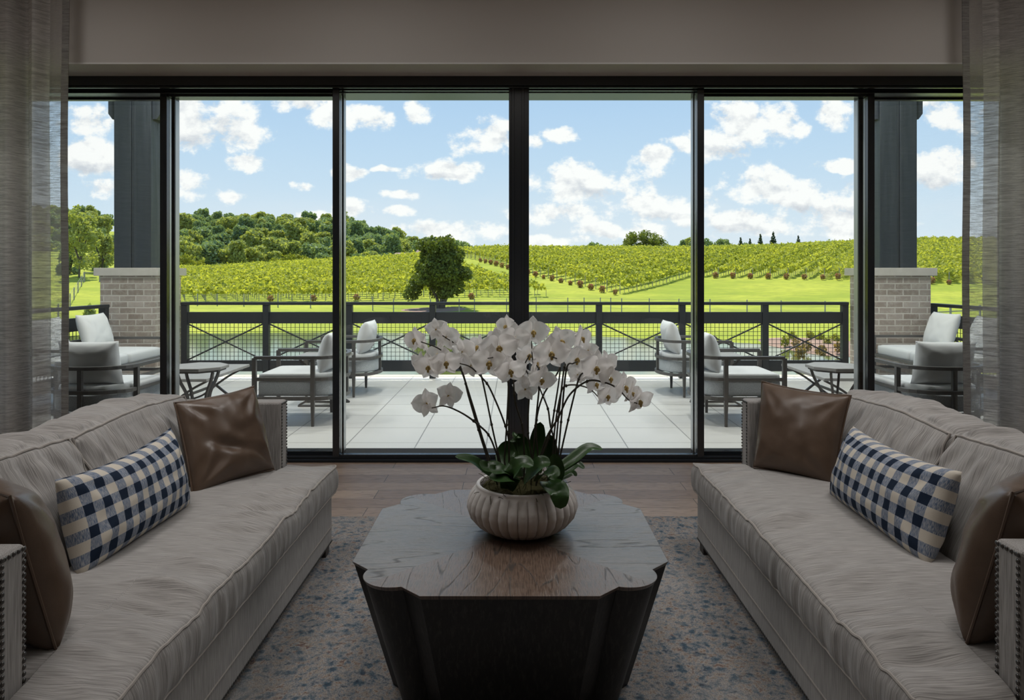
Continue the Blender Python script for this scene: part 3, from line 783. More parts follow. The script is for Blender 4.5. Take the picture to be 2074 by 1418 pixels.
def flower_mesh(var):
    mb = MB()
    def pet(ang, L, Wd, y0, cup, curl, k, exp=.75, ruf=.002):
        nu, nv = 10, 8; o = len(mb.v); d = (math.cos(ang), math.sin(ang)); pr = (-d[1], d[0])
        for i in range(nu+1):
            s_ = i/nu; wd = Wd/2*(math.sin(PI*min(1, s_**exp*.97+.03)))**.62 if i < nu else Wd*.02
            wd = max(wd, .003)
            for j in range(nv+1):
                t = -1+2*j/nv; r = .004+s_*L*(1-.06*t*t)
                yy = y0-cup*math.sin(s_*PI*.6)+curl*s_*s_+.35*Wd*cup*8*(t*t)*.3*s_+ruf*N3(s_*3+k, t*2, k*1.7)*2
                mb.v.append((d[0]*r+pr[0]*t*wd, yy, d[1]*r+pr[1]*t*wd))
        for i in range(nu):
            for j in range(nv): a = o+i*(nv+1)+j; mb.f.append((a, a+nv+1, a+nv+2, a+1))
    R = math.radians
    pet(R(90+var*3), .054, .040, .004, .004, .006, 1+var, .85)
    pet(R(-52-var*2), .050, .036, .005, .003, .008, 2+var, .85)
    pet(R(-128+var*2), .050, .036, .005, .003, .008, 3+var, .85)
    pet(R(12+var*4), .060, .070, -.002, .013+.003*var, .008, 4+var, .62)
    pet(R(168-var*4), .060, .070, -.002, .013+.003*var, .008, 5+var, .62)
    me = MB(); me.v, me.f = mb.v, mb.f; return me
def lip_mesh():
    b = MB(); b.ball((0, -.010, .002), .006, 8, 6, (1, 1.4, 1))
    b.ball((0, -.014, -.006), .006, 8, 6, (.9, 1.1, 1.2)); b.ball((.007, -.012, -.003), .0045, 8, 6, (.6, 1, 1.3)); b.ball((-.007, -.012, -.003), .0045, 8, 6, (.6, 1, 1.3))
    b.ball((0, -.016, -.013), .004, 8, 6, (1.2, .8, 1.4)); return b
def orchids():
    root = thing('orchid_plant', 'white moth orchids in bloom growing from the fluted bowl', 'orchid', ORO)
    L = lambda p: Vector(p)-ORO
    # moss
    mb = MB(); n = 40
    for i in range(14):
        r = .163*i/13
        for k in range(n):
            th = 2*PI*k/n; z = .02+.028*(1-(r/.163)**2)+.012*N3(r*40, th*4, 1)+.008*N3(r*90*math.cos(th), r*90*math.sin(th), 2)
            mb.v.append((r*math.cos(th), r*math.sin(th), z if i < 13 else .012))
        if i:
            for k in range(n): mb.f.append(((i-1)*n+k, i*n+k, i*n+(k+1) % n, (i-1)*n+(k+1) % n))
    for k in range(170):
        th = random.random()*2*PI; r = .17*math.sqrt(random.random()); p = Vector((r*math.cos(th), r*math.sin(th), .035)); q = [p]
        d = Vector((random.uniform(-1, 1), random.uniform(-1, 1), random.uniform(-.2, .8)))
        for s_ in range(5): d = (d+Vector((random.uniform(-.8, .8), random.uniform(-.8, .8), random.uniform(-.7, .5)))).normalized(); q.append(q[-1]+d*.011)
        mb.tube(q, .0011, 4, cap=False)
    tag(mb.build('moss', 'moss', root, smooth=True), kind='stuff')
    # stems
    ST = [([(610, 910), (560, 760), (500, 560), (430, 350), (380, 300), (300, 240), (205, 205)], -.02), ([(600, 915), (545, 740), (480, 520), (438, 370), (350, 320), (240, 330)], .03),
          ([(660, 890), (620, 720), (555, 410), (520, 330), (450, 250), (330, 170)], .05), ([(715, 900), (700, 720), (610, 490), (555, 410), (490, 350), (430, 330)], -.05),
          ([(645, 860), (600, 750), (545, 690), (450, 620), (345, 575), (270, 585)], -.10), ([(685, 890), (700, 650), (708, 430), (690, 330), (640, 220)], .0),
          ([(712, 890), (710, 700), (706, 430), (670, 300), (590, 300)], -.08), ([(800, 880), (790, 700), (750, 560), (738, 430), (740, 250), (745, 190)], -.03),
          ([(842, 870), (820, 700), (830, 430), (800, 350), (830, 280)], .06), ([(850, 860), (866, 660), (885, 470), (890, 380), (870, 340)], -.10),
          ([(880, 885), (868, 680), (905, 520), (992, 380), (1010, 300), (1015, 220)], .03), ([(1000, 900), (990, 830), (950, 690), (935, 590), (888, 470), (850, 330), (840, 170)], .06),
          ([(890, 890), (945, 740), (972, 600), (1006, 340), (960, 290)], -.06), ([(975, 870), (1000, 600), (1030, 350), (1060, 300), (1120, 200)], .05),
          ([(985, 975), (1015, 620), (1042, 360), (1080, 330), (1105, 320)], -.04), ([(1000, 885), (1060, 620), (1112, 420), (1150, 380), (1215, 365)], .0),
          ([(885, 885), (930, 750), (995, 640), (1060, 510), (1160, 432), (1250, 436), (1330, 470), (1400, 540), (1450, 560)], -.14), ([(960, 930), (975, 700), (1010, 500), (1040, 458), (1110, 455), (1180, 480), (1245, 545)], .09)]
    for pts, dy in ST:
        n_ = len(pts); q = []
        for i, (x, y) in enumerate(pts):
            f = i/(n_-1); q.append(L(c7(x, y, 2.84+dy*(.4+.6*f)+(-.05 if f > .8 else 0))))
        q = catmull(q, 7); base = q[0]; q = [Vector((base.x*.8, base.y*.8, .03))]+q
        mb = MB(); mb.tube(q, [.0038]*(len(q)//2)+[.0038-.0018*(k/(len(q)-len(q)//2)) for k in range(len(q)-len(q)//2)], 6)
        for k in (len(q)//4, len(q)//2): mb.ball(q[k], .0055, 6, 5, (1, 1, 1.3))
        mb.build('stem', 'orchid_stem', root, smooth=True)
    # flowers: crop x, y, scale, yaw, pitch, dy
    FL = [(175, 195, .95, -35, 0, -.02), (222, 215, .8, -60, 5, .0), (292, 135, .85, 170, 0, .05), (348, 180, 1.08, 150, 0, .03), (200, 330, .9, -50, 5, .0), (252, 350, 1.05, -12, 8, -.06),
          (305, 282, .9, -20, -5, .02), (350, 325, 1.1, 8, 8, -.07), (440, 265, 1.15, 140, -8, .02), (490, 345, .95, 150, 10, .05), (240, 560, 1.05, -140, 10, -.05), (362, 515, .95, 160, 5, -.08),
          (598, 325, 1.3, 4, 6, -.10), (655, 238, 1.35, 3, 4, -.07), (540, 235, .95, -55, 0, .05), (625, 185, .8, -60, -5, .03), (742, 185, 1.12, 6, 5, -.03), (700, 118, .9, -45, -5, .03), (848, 150, 1.15, 14, -4, -.01),
          (718, 372, 1.1, 12, 14, -.12), (832, 282, 1.0, -8, 5, .05), (775, 285, .75, 60, 0, .07), (805, 478, .95, 165, 0, .03), (790, 400, .8, -150, 10, .04), (952, 272, 1.3, 10, 4, -.08), (1010, 205, 1.15, 18, -8, .0),
          (868, 330, 1.0, 62, 10, -.05), (898, 420, 1.02, 20, 18, -.10), (1125, 185, .95, 48, 5, .0), (1102, 305, 1.15, 6, 4, .03), (1105, 395, .8, 150, 15, .05), (1210, 355, 1.25, 16, 8, -.10), (1272, 330, .95, 45, 0, -.05),
          (1292, 415, .9, 18, 6, -.10), (1208, 445, .95, 30, 12, .03), (1275, 515, .95, 22, 12, -.02), (1372, 465, 1.05, 42, 8, -.14), (1415, 500, .8, 55, 12, -.14), (1455, 545, 1.05, 35, 18, -.15), (1165, 255, .75, 160, 0, .06)]
    vm = [flower_mesh(v) for v in (0, 1, 2)]
    proto = []
    for v in vm: proto.append(v.build('flower', 'petal', root, smooth=True, angle=180))
    lipo = lip_mesh().build('lip', 'orchid_lip', proto[0], smooth=True)
    for p in proto[1:]:
        l2 = lipo.copy(); C.objects.link(l2); l2.parent = p
    used = [False]*3
    for i, (x, y, s_, yaw, pit, dy) in enumerate(FL):
        k = i % 3
        if not used[k]: o = proto[k]; used[k] = True
        else: o = copy_tree(proto[k], root)
        o.location = L(c7(x, y, 2.84+dy)); s_ *= .98
        o.scale = (s_*(1 if i % 2 else -1)*1.0, s_, s_) if False else (s_, s_, s_)
        o.rotation_euler = Euler((math.radians(pit), math.radians(((i*37) % 25)-12), math.radians(yaw)), 'ZYX') if False else Euler((math.radians(pit), math.radians(((i*37) % 25)-12), math.radians(yaw)), 'XYZ')
    # leaves: spine (crop x, y, Y), width
    LV = [([(700, 1000, 2.80), (600, 960, 2.76), (500, 890, 2.72), (402, 866, 2.68)], .034), ([(720, 960, 2.78), (640, 925, 2.74), (585, 930, 2.72), (545, 890, 2.72)], .032), ([(740, 980, 2.74), (680, 945, 2.70), (630, 945, 2.68), (600, 915, 2.68)], .03),
          ([(770, 980, 2.86), (765, 860, 2.90), (745, 780, 2.92), (728, 735, 2.90)], .046), ([(715, 960, 2.84), (690, 880, 2.88), (700, 820, 2.90), (725, 780, 2.9)], .046), ([(870, 960, 2.90), (868, 840, 2.94), (880, 740, 2.95), (892, 666, 2.94)], .040),
          ([(960, 960, 2.86), (952, 860, 2.9), (945, 780, 2.9), (938, 737, 2.89)], .034), ([(980, 950, 2.84), (1080, 880, 2.88), (1170, 815, 2.92), (1250, 822, 2.94)], .030), ([(980, 985, 2.82), (1050, 940, 2.84), (1100, 908, 2.86), (1146, 932, 2.86)], .026),
          ([(985, 1000, 2.86), (1040, 975, 2.88), (1075, 958, 2.9), (1102, 975, 2.9)], .020), ([(930, 1010, 2.76), (960, 1035, 2.68), (1000, 1080, 2.63), (1008, 1165, 2.62)], .050), ([(700, 1050, 2.74), (730, 960, 2.70), (790, 905, 2.68), (850, 920, 2.66)], .046),
          ([(800, 1030, 2.74), (840, 960, 2.70), (900, 905, 2.68), (950, 900, 2.68)], .044), ([(960, 1010, 2.80), (985, 960, 2.80), (980, 900, 2.80), (965, 850, 2.80)], .036), ([(880, 1000, 2.76), (920, 960, 2.70), (960, 960, 2.66), (975, 1000, 2.64)], .04),
          ([(830, 960, 2.86), (815, 870, 2.9), (790, 790, 2.92), (765, 732, 2.92)], .036), ([(740, 1010, 2.72), (700, 985, 2.68), (650, 985, 2.67), (600, 975, 2.68)], .036)]
    for i, (sp, wd) in enumerate(LV):
        q = catmull([L(c7(*p)) for p in sp], 6); mb = MB(); nv = 6; n_ = len(q)
        for a, p in enumerate(q):
            t = a/(n_-1); tg = (q[min(a+1, n_-1)]-q[max(a-1, 0)]).normalized()
            side = tg.cross(Vector((0, -.55, .85)) if abs(tg.z) < .8 else Vector((0, -1, .1))).normalized(); nr = side.cross(tg)
            wv = .84*wd*(math.sin(PI*min(1, .12+.88*t**.9*.97)))**.5 if t < 1 else .001
            for sd2 in (1, -1):
                for j in range(nv+1):
                    s_ = -1+2*j/nv; mb.v.append(tuple(p+side*s_*wv+nr*(.30*wv*abs(s_)**1.3+sd2*.0009*(1-s_*s_))))
        w_ = 2*(nv+1)
        for a in range(n_-1):
            for j in range(nv):
                k = a*w_+j; mb.f.append((k, k+1, k+w_+1, k+w_)); k += nv+1; mb.f.append((k, k+w_, k+w_+1, k+1))
            mb.f.append((a*w_, a*w_+w_, a*w_+w_+nv+1, a*w_+nv+1)); e = a*w_+nv; mb.f.append((e, e+nv+1, e+w_+nv+1, e+w_))
        mb.build('leaf', 'orchid_leaf', root, smooth=True, angle=60)
orchids()

# ================================================================== PORCH
b = MB(); b.box(-7.2, 7.2, 6.10, 10.42, -.25, 0); struct(b.build('patio_floor', 'porcelain_tile'))
b = MB(); b.box(-7.25, 7.25, 10.42, 10.62, -.6, .004); b.box(-7.2, 7.2, 10.3, 10.42, -3.3, -.25); struct(b.build('patio_curb', 'limestone', bevel=.01))
b = MB(); b.box(-7.6, 7.6, 6.05, 12.4, 4.78, 4.95); struct(b.build('porch_ceiling', 'white_paint'))
b = MB(); b.box(-7.6, 7.6, 9.74, 10.2, 4.08, 4.78); struct(b.build('porch_beam', 'dark_steel', bevel=.01))
b = MB(); b.box(-4.15, 4.15, 6.05, 6.10, 3.07, 4.8); b.box(-7.6, -4.15, 6.05, 6.10, -.2, 4.8); b.box(4.15, 7.6, 6.05, 6.10, -.2, 4.8); struct(b.build('wall_outside', 'wall_paint'))

def column(sgn, label):
    x = sgn*5.165; root = thing('porch_column', label, 'column', (x, 9.97, 0))
    b = MB(); b.box(-.367, .367, -.367, .367, 0, 1.463); b.build('brick_pier', 'whitewashed_brick', root, uv='box')
    b = MB(); b.box(-.425, .425, -.425, .425, 1.463, 1.568); b.build('stone_cap', 'limestone', root, bevel=.006)
    b = MB(); b.box(-.25, -.02, -.25, .25, 1.568, 4.08); b.box(.02, .25, -.25, .25, 1.568, 4.08); b.box(-.02, .02, -.235, .235, 1.568, 4.08)
    b.build('post', 'dark_steel', root, bevel=.006)
    for s_ in (-1, 1):
        b = MB(); o = [(s_*.25, 3.60), (s_*.25, 4.08), (s_*.355, 4.08), (s_*.355, 3.66), (s_*.30, 3.585), (s_*.25, 3.585)]
        n = len(o); v = [(p[0], -.2, p[1]) for p in o]+[(p[0], .2, p[1]) for p in o]
        b.add(v, [tuple(range(n)), tuple(range(n, 2*n))[::-1]]+[(i, n+i, n+(i+1) % n, (i+1) % n) for i in range(n)]); b.build('corbel', 'dark_steel', root)
column(-1, 'whitewashed brick pier with dark post at the left end of the long railing')
column(1, 'whitewashed brick pier with dark post at the right end of the long railing')

def railing(p0, p1, nbay, label, zs=True, offs=None):
    p0, p1 = Vector(p0), Vector(p1); L = (p1-p0).length; d = (p1-p0).normalized(); rz = math.atan2(d.y, d.x)
    root = thing('railing', label, 'railing', p0, rz, group=None)
    xs = [L*i/nbay for i in range(nbay+1)] if offs is None else offs
    pw = .043
    for x in xs:
        b = MB(); b.box(x-pw, x+pw, -.045, .045, 0, 1.05); b.build('post', 'railing_paint', root, bevel=.004)
    b = MB(); b.box(xs[0]-pw, xs[-1]+pw, -.055, .055, 1.045, 1.087); b.build('top_rail', 'railing_paint', root, bevel=.004)
    for a, c in zip(xs, xs[1:]):
        a2, c2 = a+pw, c-pw
        b = MB(); b.box(a2, c2, -.025, .025, .782, .944); b.build('middle_rail', 'railing_paint', root, bevel=.003)
        b = MB(); b.box(a2, c2, -.025, .025, .099, .256); b.build('bottom_rail', 'railing_paint', root, bevel=.003)
        m = MB(); k = int(round((c2-a2)/.060)); 
        for i in range(1, k): x = a2+(c2-a2)*i/k; m.box(x-.0028, x+.0028, -.003, .003, .256, .782)
        for i in range(1, 9): z = .256+.526*i/9; m.box(a2, c2, .003, .009, z-.0028, z+.0028)
        m.build('wire_mesh', 'railing_paint', root)
        for (za, zb) in ((.262, .776), (.776, .262)):
            m = MB(); m.tube([(a2, -.012, za), (c2, -.012, zb)], .011, 8); m.build('cross_brace', 'railing_paint', root, smooth=True)
railing((-4.71, 10.28, 0), (4.71, 10.28, 0), 8, 'long dark metal railing with cross braces and wire mesh along the patio edge', offs=[0, 1.16, 2.345, 3.53, 4.71, 5.90, 7.085, 8.265, 9.40])
railing((-5.38, 9.42, 0), (-5.60, 6.6, 0), 2, 'short dark metal railing running beside the left brick pier')
railing((5.70, 9.85, 0), (5.85, 6.6, 0), 2, 'short dark metal railing running beside the right brick pier')

# ------------------------------------------------------------------ outdoor furniture (local +x = the way the seat faces)
def upath(hw, front, bend, back, n=14, inset=0):
    p = [(front, -hw+inset)]
    a = bend
    for i in range(n+1):
        th = PI*i/n; p.append((a-(a-back-inset)*math.sin(th)**.8, -(hw-inset)*math.cos(th)))
    p.append((front, hw-inset)); return p
def club_chair():
    root = thing('club_chair', 'x', 'armchair')
    hw, fr_, bd, bk = .36, .40, -.17, -.43
    U = upath(hw, fr_, bd, bk)
    b = MB(); b.ribbon([(x, y, .272) for x, y in U], .032, .036); b.ribbon([(fr_, -hw, .272), (fr_, hw, .272)], .032, .036); b.build('bottom_rail', 'outdoor_frame', root, bevel=.003)
    b = MB(); b.ribbon([(x, y, .462) for x, y in U], .032, .034); b.build('seat_rail', 'outdoor_frame', root, bevel=.003)
    b = MB(); b.ribbon([(x, y, .672) for x, y in U], .045, .032); b.build('arm_rail', 'outdoor_frame', root, bevel=.003)
    for (x, y) in ((fr_, -hw), (fr_, hw), (bd, -hw), (bd, hw)):
        b = MB(); b.box(x-.02, x+.02, y-.02, y+.02, .26, .67); b.prism([(x-.013, y-.013), (x+.013, y-.013), (x+.013, y+.013), (x-.013, y+.013)], .0, .27, 1.5, c=(x, y)); b.build('leg', 'outdoor_frame', root, bevel=.003)
    b = MB(); b.box(bk-.005, bk+.027, -.02, .02, .27, .67); b.build('back_post', 'outdoor_frame', root, bevel=.003)
    poly = upath(hw, fr_-.03, bd, bk, inset=.022); b = MB(); b.prism([(x, y) for x, y in poly], .292, .44); b.build('seat_base', 'outdoor_weave', root, bevel=.012, smooth=True, angle=50)
    def wp(p, q): 
        x, y, z = p; return Vector((x-.0, y*(1 if x > -.1 else 1-.45*((-.1-x)/.3)**2), z+.475+.012*(1-q[0]**2)*(1-q[1]**2)*(q[2] > 0)))
    rbox((.375, hw-.03, .035), .022, (lin(14), lin(14), [-1, 0, 1]), wp).build('seat_cushion', 'outdoor_fabric', root, smooth=True, angle=180)
    pillow('back_pillow', '', '', [(-.21, -.27, .50), (-.21, .27, .50), (-.30, .27, .90), (-.30, -.27, .90)], .2, 'outdoor_pillow', parent=root, seed=2.2, n=24, wr=.006)
    return root
chair0 = club_chair(); first = [True]
def put_chair(x, y, rz, label):
    o = chair0 if first[0] else copy_tree(chair0); first[0] = False
    o.location = (x, y, 0); o.rotation_euler = (0, 0, rz); o['label'] = label; o['group'] = 'club chairs on the patio'
put_chair(-2.15, 7.40, PI, 'grey club chair facing left, near its patio table, before the glass left of centre')
put_chair(-2.12, 9.05, PI, 'grey club chair facing left beside the railing, behind a nearer one')
put_chair(-3.77, 6.66, PI/2, 'grey club chair with its curved back to the glass beside the left curtain')
put_chair(2.22, 7.38, 0, 'grey club chair facing right, near its patio table, before the glass right of centre')
put_chair(2.20, 9.03, 0, 'grey club chair facing right beside the railing, behind a nearer one')
put_chair(3.80, 6.66, PI/2, 'grey club chair with its curved back to the glass beside the right curtain')

def loveseat(x, y, rz, label):
    root = thing('outdoor_loveseat', label, 'loveseat', (x, y, 0), rz, 'loveseats on the patio')
    hw, f, bk = .80, .42, -.42
    b = MB()
    for z, w_ in ((.272, .032), (.43, .03)):
        b.ribbon([(f, -hw, z), (f, hw, z), (bk, hw, z), (bk, -hw, z)], w_, .036, closed=True)
    b.build('seat_frame', 'outdoor_frame', root)
    b = MB(); b.ribbon([(f, -hw, .672), (bk, -hw, .672), (bk, hw, .672), (f, hw, .672)], .045, .032); b.build('arm_rail', 'outdoor_frame', root)
    for (lx, ly) in ((f, -hw), (f, hw), (bk, hw), (bk, -hw)): b = MB(); b.box(lx-.02, lx+.02, ly-.02, ly+.02, 0, .67); b.build('leg', 'outdoor_frame', root, bevel=.003)
    for s_ in (-1, 1):
        rbox((.40, .385, .065), .03, (lin(12), lin(12), [-1, -.5, 0, .5, 1]), lambda p, q, s_=s_: Vector((p[0], p[1]+s_*.388, p[2]+.50+.015*(1-q[0]**2)*(1-q[1]**2)*(q[2] > 0)))).build('seat_cushion', 'outdoor_fabric', root, smooth=True, angle=180)
        cx_ = s_*.44
        o = pillow('back_pillow', '', '', [(-.18, cx_-.29, .565), (-.18, cx_+.29, .565), (-.32, cx_+.29, 1.0), (-.32, cx_-.29, 1.0)], .2, 'outdoor_pillow', parent=thing_dummy, seed=3+s_, n=24)
        o.parent = root
class _D: location = Vector((0, 0, 0))
thing_dummy = bpy.data.objects.new('tmp', None)
loveseat(-4.90, 8.40, 0, 'white cushioned outdoor loveseat against the left side railing')
loveseat(5.12, 8.65, PI, 'white cushioned outdoor loveseat against the right side railing')
bpy.data.objects.remove(thing_dummy)

def xtable(name, label, x, y, lx, ly, h, group):
    root = thing(name, label, 'table', (x, y, 0), 0, group)
    b = MB(); b.box(-lx/2, lx/2, -ly/2, ly/2, h-.032, h); b.build('tabletop', 'concrete_top', root, bevel=.006)
    for s_ in (-1, 1):
        yy = s_*(ly/2-.12)
        for q in (-1, 1):
            b = MB(); w_ = lx/2-.03
            pts = catmull([(q*w_*.95, yy+q*.012, h-.04), (q*w_*.45, yy+q*.012, h*.70), (0, yy+q*.012, h*.46), (-q*w_*.5, yy+q*.012, h*.17), (-q*w_, yy+q*.012, .015)], 5)
            b.ribbon(pts, .022, .026, up=(0, 1, 0)); b.build('leg', 'outdoor_frame', root)
        b = MB(); b.box(-lx/2+.02, lx/2-.02, yy-.015, yy+.015, 0, .018); b.build('foot_bar', 'outdoor_frame', root, bevel=.003)
    b = MB(); b.box(-.012, .012, -ly/2+.12, ly/2-.12, h*.46-.012, h*.46+.012); b.build('stretcher', 'outdoor_frame', root)
xtable('patio_table', 'low rectangular patio table with curved crossed legs in the left seating group', -3.50, 7.95, .70, 1.20, .42, 'low patio tables')
xtable('patio_table', 'low rectangular patio table with curved crossed legs in the right seating group', 3.52, 8.0, .70, 1.20, .42, 'low patio tables')
xtable('end_table', 'small rectangular end table between the two left club chairs', -2.18, 8.22, .56, .50, .57, 'end tables between club chairs')
xtable('end_table', 'small rectangular end table between the two right club chairs', 2.28, 8.22, .56, .50, .57, 'end tables between club chairs')
def octtable(x, y, label):
    root = thing('side_table', label, 'table', (x, y, 0), 0, 'octagonal side tables'); h = .615
    poly = [(.27*math.cos(PI/8+k*PI/4), .27*math.sin(PI/8+k*PI/4)) for k in range(8)]
    b = MB(); b.prism(poly, h-.03, h); b.build('tabletop', 'concrete_top', root, bevel=.006)
    b = MB(); b.prism([(p[0]*.9, p[1]*.9) for p in poly], h-.048, h-.03); b.build('apron', 'outdoor_frame', root)
    for k in range(4):
        a = PI/4+k*PI/2+.2; c_, s_ = math.cos(a), math.sin(a)
        pts = catmull([(.22*c_, .22*s_, h-.05), (.19*c_, .19*s_, .48), (.12*c_, .12*s_, .34), (.11*c_, .11*s_, .2), (.17*c_, .17*s_, .06), (.21*c_, .21*s_, .0)], 5)
        b = MB(); b.ribbon(pts, .024, .020, up=(-s_, c_, 0)); b.build('leg', 'outdoor_frame', root)
    b = MB(); b.ribbon([(.11*math.cos(t), .11*math.sin(t), .22) for t in np.linspace(0, 2*PI, 17)[:-1]], .014, .014, closed=True); b.build('stretcher', 'outdoor_frame', root)
octtable(-3.03, 6.90, 'small octagonal side table with bowed legs beside the chair by the left curtain')
octtable(3.07, 6.92, 'small octagonal side table with bowed legs beside the chair by the right curtain')

# ================================================================== LANDSCAPE
ZU = [(-1.3, 9), (-.8, 7.8), (-.57, 7.0), (-.50, 2.5), (-.46, 1.4), (-.30, 3.2), (-.14, 5.1), (-.0575, 7.0), (.0, 6.9), (.244, 6.8), (.36, 7.3), (.47, 8.5), (.586, 9.2), (.75, 9.0), (1.3, 8.5)]
zu = [a for a, _ in ZU]; zz_ = [c for _, c in ZU]
HP = [(-1.3, 430), (-.62, 432), (-.55, 437), (-.465, 448), (-.386, 441), (-.33, 443), (-.235, 451), (-.195, 468), (-.14, 490), (-.07, 500), (.0, 512), (.22, 505), (.24, 492), (.28, 493), (.31, 499), (.36, 510), (1.3, 505)]
def sstep(x): x = np.clip(x, 0, 1); return x*x*(3-2*x)
def zc_(u): # smoothed
    return sum(np.interp(u+d, zu, zz_) for d in (-.03, -.015, 0, .015, .03))/5
def gz(X, Y):
    X = np.asarray(X, float); Y = np.asarray(Y, float); u = X/np.maximum(Y, 8)
    z = -3+(zc_(u)+3)*sstep((Y-60)/140)
    # beyond the crest: shallow dip, then the wooded hills
    drop = sstep((Y-205)/45); z = z-drop*(zc_(u)+1.0)
    top = 1.5+(553-np.interp(u, [a for a, _ in HP], [c for _, c in HP])-34)/1460*450
    z = z+np.maximum(top+1, 0)*sstep((Y-235)/215)
    # pond basin
    e = ((X+14)/32)**2+((Y-36)/17.5)**2
    z = np.where(e < 1.25, z-1.0*sstep((1.25-e)/.35), z)
    z = z-.0*Y
    return z
us_ = np.linspace(-1.25, 1.25, 221); ys_ = np.concatenate([np.linspace(10.4, 60, 60), np.linspace(61, 215, 110), np.geomspace(218, 900, 50)])
UU, YY = np.meshgrid(us_, ys_); XX = UU*np.maximum(YY, 26)
ZZ = gz(XX, YY)+.10*np.sin(XX*.21)*np.sin(YY*.13)*np.clip((YY-55)/30, 0, 1)
verts = np.stack([XX, YY, ZZ], -1).reshape(-1, 3); nu_ = len(us_); nyy = len(ys_)
mb = MB(); mb.v = [tuple(v) for v in verts]; mb.f = [(j*nu_+i, j*nu_+i+1, (j+1)*nu_+i+1, (j+1)*nu_+i) for j in range(nyy-1) for i in range(nu_-1)]
struct(mb.build('ground', 'grass', smooth=True, angle=180))
b = MB(); b.add([(-14+37*math.cos(t), 36+20.5*math.sin(t), -3.06) for t in np.linspace(0, 2*PI, 65)[:-1]], [tuple(range(64))]); struct(b.build('pond_surface', 'pond_water'))

def leafmesh(pts, size, name, nrm_bias=None, elong=1.3):
    """pts (n,3): one small leaf-spray quad at each"""
    n = len(pts); a = rng.normal(size=(n, 3)); a /= np.linalg.norm(a, axis=1)[:, None]
    b_ = rng.normal(size=(n, 3)); b_ = np.cross(a, b_); b_ /= np.linalg.norm(b_, axis=1)[:, None]
    s_ = size*rng.uniform(.6, 1.3, (n, 1)); A = a*s_*elong/2; B = b_*s_/2
    v = np.stack([pts-A, pts-B*.9, pts+A, pts+B*.9], 1).reshape(-1, 3)
    me = bpy.data.meshes.new(name); me.vertices.add(4*n); me.vertices.foreach_set('co', v.astype(np.float32).ravel())
    me.loops.add(4*n); me.loops.foreach_set('vertex_index', np.arange(4*n, dtype=np.int32)); me.polygons.add(n)
    me.polygons.foreach_set('loop_start', np.arange(0, 4*n, 4, dtype=np.int32)); me.update(); me.validate()
    return me
def leafobj(name, pts, size, m, parent=None, elong=1.3):
    me = leafmesh(np.asarray(pts), size, name, elong=elong); me.materials.append(M[m]); o = bpy.data.objects.new(name, me); C.objects.link(o)
    if parent: o.parent = parent
    return o
def blobs(lobes, n, shell=.55):
    """points in the shells of ellipsoid lobes (cx,cy,cz,rx,ry,rz)"""
    L = np.array(lobes); w_ = (L[:, 3]*L[:, 5]); w_ = w_/w_.sum(); k = rng.choice(len(L), n, p=w_)
    d = rng.normal(size=(n, 3)); d /= np.linalg.norm(d, axis=1)[:, None]; r = shell+(1-shell)*rng.random((n, 1))**.6
    return L[k, :3]+d*r*L[k, 3:]

# ---- vineyard rows
def vine_row(x0, y0, x1, y1, label, group, cur=0, dens=30, wid=.30):
    L = math.hypot(x1-x0, y1-y0); n = int(L*dens); t = rng.random(n)
    # individual plants every 1.5 m
    npl = max(2, int(L/1.5)); pt = np.floor(t*npl); hp = rng.uniform(-.22, .25, npl+1)[pt.astype(int)]; wp_ = rng.uniform(.8, 1.15, npl+1)[pt.astype(int)]
    loc = (t*npl-pt-.5)
    dx, dy = (x1-x0)/L, (y1-y0)/L; nxv, nyv = -dy, dx
    off = rng.normal(size=n)*wid*wp_; z = .85+rng.beta(1.8, 1.4, n)*(1.0+hp)*(1-1.5*np.abs(loc)**2)
    z += (rng.random(n) < .06)*rng.uniform(.1, .5, n)
    off = off*(1-.5*np.clip((z-1.1), 0, 1)); tt = t; X = x0+(x1-x0)*tt+nxv*(off+cur*np.sin(tt*PI)); Y = y0+(y1-y0)*tt+nyv*(off+cur*np.sin(tt*PI))
    Z = gz(X, Y)+z
    cx_, cy_ = (x0+x1)/2, (y0+y1)/2; g0 = float(gz(cx_, cy_))
    root = leafobj('grapevine_row', np.stack([X-cx_, Y-cy_, Z-g0], 1), .40, 'vine_leaf'); root.location = (cx_, cy_, g0); tag(root, label, 'grapevines', group)
    b = MB()
    for i in range(npl+1):
        s_ = i/npl; ox = cur*math.sin(s_*PI); x = x0+(x1-x0)*s_+nxv*ox; y = y0+(y1-y0)*s_+nyv*ox; z0 = float(gz(x, y))
        hgt = 1.7 if i % 4 == 0 else 1.0; r_ = .045 if i % 4 == 0 else .03
        b.box(x-cx_-r_, x-cx_+r_, y-cy_-r_, y-cy_+r_, z0-g0-.1, z0-g0+hgt)
    b.build('trellis', 'weathered_wood', root)
# left block
k = 0; Y = 94.0
while Y < 203:
    xr = np.interp(Y, [94, 106, 126, 150, 203], [4.0, -.6, -8.0, -14, -24]); yl = Y+4
    xl = -.50*Y
    lab = 'lowest row of grapevines along the foot of the left vineyard slope' if k == 0 else 'row of grapevines across the left vineyard slope behind the dark tree'
    vine_row(xl, Y+2.5, xr, Y, lab, 'grapevine rows on the left slope', cur=-2.0, dens=34 if Y < 130 else 24)
    Y += 2.7+.010*(Y-94); k += 1
